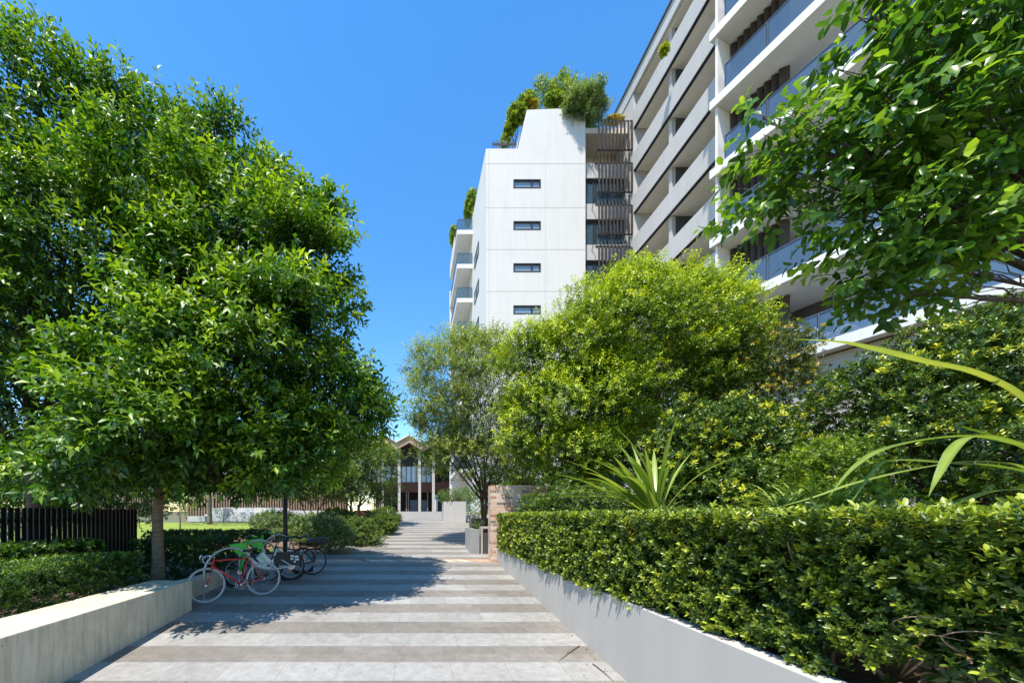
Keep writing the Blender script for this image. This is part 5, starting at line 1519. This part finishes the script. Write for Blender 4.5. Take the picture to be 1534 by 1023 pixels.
# --- green share bicycles
def text_mesh(txt, size, name, mat, parent):
    cu = bpy.data.curves.new(name, 'FONT'); cu.body = txt; cu.size = size; cu.extrude = 0.001; cu.align_x = 'CENTER'; cu.align_y = 'CENTER'
    t = bpy.data.objects.new(name + '_curve', cu); COL.objects.link(t)
    dg = bpy.context.evaluated_depsgraph_get()
    me = bpy.data.meshes.new_from_object(t.evaluated_get(dg))
    bpy.data.objects.remove(t); bpy.data.curves.remove(cu)
    me.materials.clear(); me.materials.append(mat)
    o = bpy.data.objects.new(name, me); COL.objects.link(o); o.parent = parent
    return o


def share_bike(label, rear, front, lean, skirt=True):
    root = thing('bicycle', label, 'bicycle', (0, 0, 0), 'bicycles at the racks')
    W = 1.14; r = 0.335
    wheel(root, 0, r, r, 0.022, mb_tyre, mb_grey, mb_steel, 0.03, disc=0.09); wheel(root, W, r, r, 0.022, mb_tyre, mb_grey, mb_steel, 0.05)
    bb = Vector((0.47, 0, 0.30))
    f = MB()
    f.tube([(0.99, 0, 0.80), (0.93, 0, 0.62), (0.72, 0, 0.42), (0.47, 0, 0.32)], [0.035, 0.042, 0.05, 0.05], 10)
    f.tube([(0.30, 0, 0.78), (0.42, 0, 0.48), bb], [0.022, 0.026, 0.03], 10)
    for s_ in (-1, 1):
        f.tube([bb + Vector((0, 0.03 * s_, 0)), (0, 0.075 * s_, r)], 0.014, 8); f.tube([(0.36, 0.02 * s_, 0.62), (0, 0.075 * s_, r)], 0.011, 8)
    f.build('frame', mb_white, root)
    f = MB()
    f.tube([(0.955, 0, 1.06), (0.99, 0, 0.80), (1.02, 0, 0.70)], 0.03, 10)
    for s_ in (-1, 1): f.tube([(1.02, 0.0, 0.71), (1.03, 0.06 * s_, 0.64), (W, 0.065 * s_, r)], [0.028, 0.024, 0.016], 8)
    f.build('fork', mb_green, root)
    # wedge basket in front of the bars
    b = MB(); t_ = 0.012
    p = [(0.98, 0.98), (1.33, 0.96), (1.17, 0.74), (1.0, 0.72)]
    for y0, y1 in ((-0.17, -0.158), (0.158, 0.17)): b.prism(p, y0, y1)
    b.prism([(1.33, 0.96), (1.318, 0.95), (1.16, 0.735), (1.172, 0.74)], -0.158, 0.158)
    b.prism([(1.0, 0.72), (1.17, 0.74), (1.17, 0.752), (1.0, 0.732)], -0.158, 0.158)
    b.prism([(0.98, 0.98), (1.0, 0.72), (1.012, 0.72), (0.992, 0.98)], -0.158, 0.158)
    b.build('basket', mb_green, root, bevel=0.004)
    h = MB(); h.tube([(0.955, 0, 1.05), (0.95, 0, 1.09)], 0.022, 8)
    h.tube([(0.82, -0.31, 1.10), (0.90, -0.22, 1.12), (0.95, -0.06, 1.09), (0.95, 0.06, 1.09), (0.90, 0.22, 1.12), (0.82, 0.31, 1.10)], 0.013, 8)
    hb = h.build('handlebar', mb_black, root)
    for s_ in (-1, 1):
        g = MB(); g.tube([(0.80, 0.33 * s_, 1.10), (0.87, 0.25 * s_, 1.112)], 0.019, 8); g.build('grip', mb_green, hb)
        g = MB(); g.tube([(0.90, 0.21 * s_, 1.10), (0.93, 0.24 * s_, 1.08), (0.87, 0.31 * s_, 1.07)], 0.006, 5); g.build('brake_lever', mb_black, hb)
    # battery panel on the down tube with its lettering
    b = MB(); b.prism([(0.43, 0.50), (0.60, 0.38), (0.78, 0.60), (0.62, 0.74)], -0.045, 0.045)
    bp = b.build('battery', mb_white, root, bevel=0.012)
    for s_ in (-1, 1):
        t = text_mesh('Lime', 0.135, 'lettering', mb_green, bp)
        ax = Vector((0.17, 0, 0.22)).normalized()
        if s_ < 0: xa, ya = ax, Vector((0, -1, 0)).cross(ax)
        else: xa, ya = -ax, Vector((0, 1, 0)).cross(-ax)
        za = xa.cross(ya)
        t.matrix_local = Matrix.Translation((0.61, 0.047 * s_, 0.555)) @ Matrix((xa, ya, za)).transposed().to_4x4()
    # fenders
    fd = MB(); fd.torus((0, 0, r), (0, 1, 0), r + 0.022, 0.026, 26, 6, 0, R(-20), R(150)); fd.torus((W, 0, r), (0, 1, 0), r + 0.022, 0.024, 26, 6, 0, R(20), R(150))
    fd.build('fenders', mb_black, root)
    if skirt:
        sk = MB()
        prof = [(-0.10, r + 0.33), (-0.30, r + 0.18), (-0.12, r - 0.0), (0.10, r + 0.03), (0.34, r + 0.10), (0.42, r + 0.26), (0.22, r + 0.36)]
        for y in (-0.05, 0.044): sk.prism(prof, y, y + 0.006)
        so = sk.build('skirt_guard', mb_black, root)
        st = MB(); rnd = random.Random(4)
        for (cx, cz, w, h_) in ((-0.13, r + 0.21, 0.09, 0.05), (-0.03, r + 0.235, 0.08, 0.05), (-0.14, r + 0.14, 0.10, 0.045), (-0.02, r + 0.165, 0.07, 0.045), (-0.08, r + 0.09, 0.05, 0.035)):
            for y in (-0.0525, 0.0505): st.box(cx - w / 2, cx + w / 2, y, y + 0.002, cz - h_ / 2, cz + h_ / 2)
        st.build('sticker', mb_white, so)
        tl = MB(); tl.tube([(-0.16, -0.03, r + 0.02), (0.05, -0.085, r - 0.0), (0.32, -0.08, r + 0.0), (0.47, -0.05, 0.30)], [0.02, 0.032, 0.03, 0.035], 8); tl.build('chain_case', mb_white, root)
    sp = MB(); sp.tube([(0.30, 0, 0.77), (0.255, 0, 0.93)], 0.016, 8); sp.build('seat_post', mb_steel, root)
    saddle(root, 0.245, 0.955, 0.28, 0.20, mb_black)
    rf = MB(); rf.box(-0.325, -0.30, -0.03, 0.03, r + 0.16, r + 0.25); rf.box(0.02, 0.09, -0.056, -0.052, r - 0.16, r - 0.09); rf.build('reflector', mb_orange, root)
    crank(root, bb.x, bb.z, mb_grey, 0.08, 0.165, 0.4)
    place(root, rear, front, W, lean)
    return root


share_bike('green and white share bicycle with green basket, parked next to the red bicycle', gp(437, 868), gp(352, 880), R(3))
r3 = gp(462, 861.5); d3 = (gp(352, 880) - gp(437, 868))
share_bike('green and white share bicycle farther back, mostly hidden behind the one beside the red bicycle', r3 + Vector((-0.18, 0.2, 0.02)), r3 + Vector((-0.18, 0.2, 0.02)) + d3 * 1.0, R(2), skirt=False)

# --- black city bicycle with bag
city = thing('bicycle', 'black city bicycle with a black rear bag, farthest from the red bicycle', 'bicycle', (0, 0, 0), 'bicycles at the racks')
W = 1.08; r = 0.345
wheel(city, 0, r, r, 0.020, mb_tyre, mb_grey, mb_steel, 0.03); wheel(city, W, r, r, 0.020, mb_tyre, mb_grey, mb_steel, 0.03)
f = MB(); bb = Vector((0.46, 0, 0.30))
f.tube([(0.90, 0, 0.84), (0.94, 0, 0.66)], 0.02, 8); f.tube([(0.93, 0, 0.70), bb], 0.02, 8); f.tube([(0.905, 0, 0.80), (0.36, 0, 0.66)], 0.016, 8); f.tube([(0.30, 0, 0.86), bb], 0.016, 8)
for s_ in (-1, 1):
    f.tube([bb, (0, 0.07 * s_, r)], 0.01, 8); f.tube([(0.33, 0.015 * s_, 0.76), (0, 0.07 * s_, r)], 0.009, 8)
f.build('frame', mb_black, city)
f = MB()
for s_ in (-1, 1): f.tube([(0.945, 0.035 * s_, 0.65), (1.0, 0.055 * s_, 0.5), (W, 0.06 * s_, r)], [0.014, 0.013, 0.009], 8)
f.build('fork', mb_black, city)
h = MB(); h.tube([(0.90, 0, 0.84), (0.88, 0, 1.05)], 0.013, 8); h.tube([(0.76, -.3, 1.07), (0.86, -.2, 1.09), (0.9, 0, 1.06), (0.86, .2, 1.09), (0.76, .3, 1.07)], 0.012, 8); h.build('handlebar', mb_black, city)
sp = MB(); sp.tube([(0.30, 0, 0.85), (0.27, 0, 0.97)], 0.013, 8); sp.build('seat_post', mb_steel, city)
saddle(city, 0.26, 0.985, 0.27, 0.18, mb_black)
k = MB()
for s_ in (-1, 1):
    k.tube([(0.26, 0.06 * s_, 0.78), (-0.3, 0.06 * s_, 0.78), (-0.33, 0.06 * s_, 0.76)], 0.007, 6); k.tube([(-0.1, 0.06 * s_, 0.78), (0, 0.075 * s_, r)], 0.007, 6)
k.build('luggage_rack', mb_black, city)
b = MB(); b.prism([(-0.38, 0.80), (0.14, 0.80), (0.16, 0.88), (0.08, 0.94), (-0.30, 0.94), (-0.40, 0.88)], -0.11, 0.11); bag = b.build('bag', mb_black, city, bevel=0.025)
crank(city, bb.x, bb.z, mb_grey, 0.085, 0.165, 0.9)
t = MB(); t.box(-0.36, -0.34, -0.03, 0.03, 0.70, 0.75); t.build('reflector', mb_orange, city)
k = MB(); k.tube([(0.05, 0.09, r), (0.02, 0.2, 0.02)], 0.009, 6); k.build('kickstand', mb_steel, city)
rb = gp(470, 860.5)
place(city, rb, rb + d3.normalized() * W, W, R(-3))

# --- hoops
def hoop(label, apex, ang, w=0.92, h_=0.97):
    c = Vector((apex[0], apex[1], gz(apex[1])))
    root = thing('bike_rack', label, 'bicycle rack', c, 'steel hoops of the bicycle rack')
    d = Vector((math.cos(ang), math.sin(ang), 0)); r_ = w / 2
    pts = [d * -r_ + Vector((0, 0, SLOPE * d.y * -r_ - .1)), d * -r_ + Vector((0, 0, h_ - r_))]
    for i in range(1, 16):
        a = math.pi - math.pi * i / 16
        pts.append(d * (r_ * math.cos(a)) + Vector((0, 0, h_ - r_ + r_ * math.sin(a))))
    pts += [d * r_ + Vector((0, 0, h_ - r_)), d * r_ + Vector((0, 0, SLOPE * d.y * r_ - .1))]
    mb = MB(); mb.tube(pts, 0.024, 10); mb.build('hoop', mb_rack, root)
    for s_ in (-1, 1):
        mb = MB(); p = d * (s_ * r_); mb.lathe([(0.0, 0.012), (0.06, 0.012), (0.065, 0.0)], (p.x, p.y, SLOPE * p.y + 0.001), 16); mb.build('base_plate', mb_rack, root)
    return root


def apexpt(px, py):
    # apex 0.97 m above the sloping ground
    Y = F * (EYE - 0.97) / ((py - PY) + F * SLOPE)
    return ((px - PX) * Y / F, Y)


l1, l2 = gp(305.4, 899), gp(378.5, 883)
ang = math.atan2(l2.y - l1.y, l2.x - l1.x)
hoop('steel bike rack hoop nearest the seat wall, around the red bicycle', ((l1.x + l2.x) / 2, (l1.y + l2.y) / 2), ang, (l2 - l1).length)
hoop('steel bike rack hoop between the two green share bicycles', apexpt(388, 809), ang)
hoop('steel bike rack hoop farthest from the seat wall, before the lamp post', apexpt(417, 801), ang)
# ------------------------------------------------------------------ daylight and camera
sun_d = Vector((0.28, 0.39, -1.0)).normalized()
sl = bpy.data.lights.new('sun', 'SUN'); sl.energy = 4.0; sl.angle = R(0.53); sl.color = (1.0, 0.94, 0.85)
so = bpy.data.objects.new('sun', sl); COL.objects.link(so)
so.rotation_euler = sun_d.to_track_quat('-Z', 'Y').to_euler(); so.location = (-20, -25, 60)
w = bpy.data.worlds.new('World'); SC.world = w; w.use_nodes = True
nt = w.node_tree; bg = nt.nodes['Background']
sky = nt.nodes.new('ShaderNodeTexSky'); sky.sky_type = 'NISHITA'; sky.sun_disc = False
sky.sun_elevation = math.asin(-sun_d.z); sky.sun_rotation = math.atan2(-sun_d.x, -sun_d.y)
sky.altitude = 0; sky.air_density = 1.4; sky.dust_density = 0.0; sky.ozone_density = 6.0
hs = nt.nodes.new('ShaderNodeHueSaturation'); hs.inputs['Saturation'].default_value = 1.24
nt.links.new(sky.outputs[0], hs.inputs['Color']); nt.links.new(hs.outputs[0], bg.inputs[0]); bg.inputs[1].default_value = 0.14

cam = bpy.data.cameras.new('camera'); co = bpy.data.objects.new('camera', cam); COL.objects.link(co)
cam.sensor_width = 36; cam.sensor_fit = 'HORIZONTAL'; cam.lens = F / 1534 * 36
cam.shift_x = (767 - PX) / 1534; cam.shift_y = (PY - 511.5) / 1534
cam.clip_end = 3000; cam.clip_start = 0.05
co.location = (0, 0, EYE); co.rotation_euler = (R(90), 0, 0)
SC.camera = co
SC.view_settings.view_transform = 'Standard'; SC.view_settings.look = 'None'
SC.view_settings.exposure = 1.0; SC.view_settings.gamma = 1.0
SC.render.engine = 'CYCLES'
SC.cycles.max_bounces = 8; SC.cycles.transparent_max_bounces = 12; SC.cycles.diffuse_bounces = 4
SC.cycles.sample_clamp_indirect = 6.0
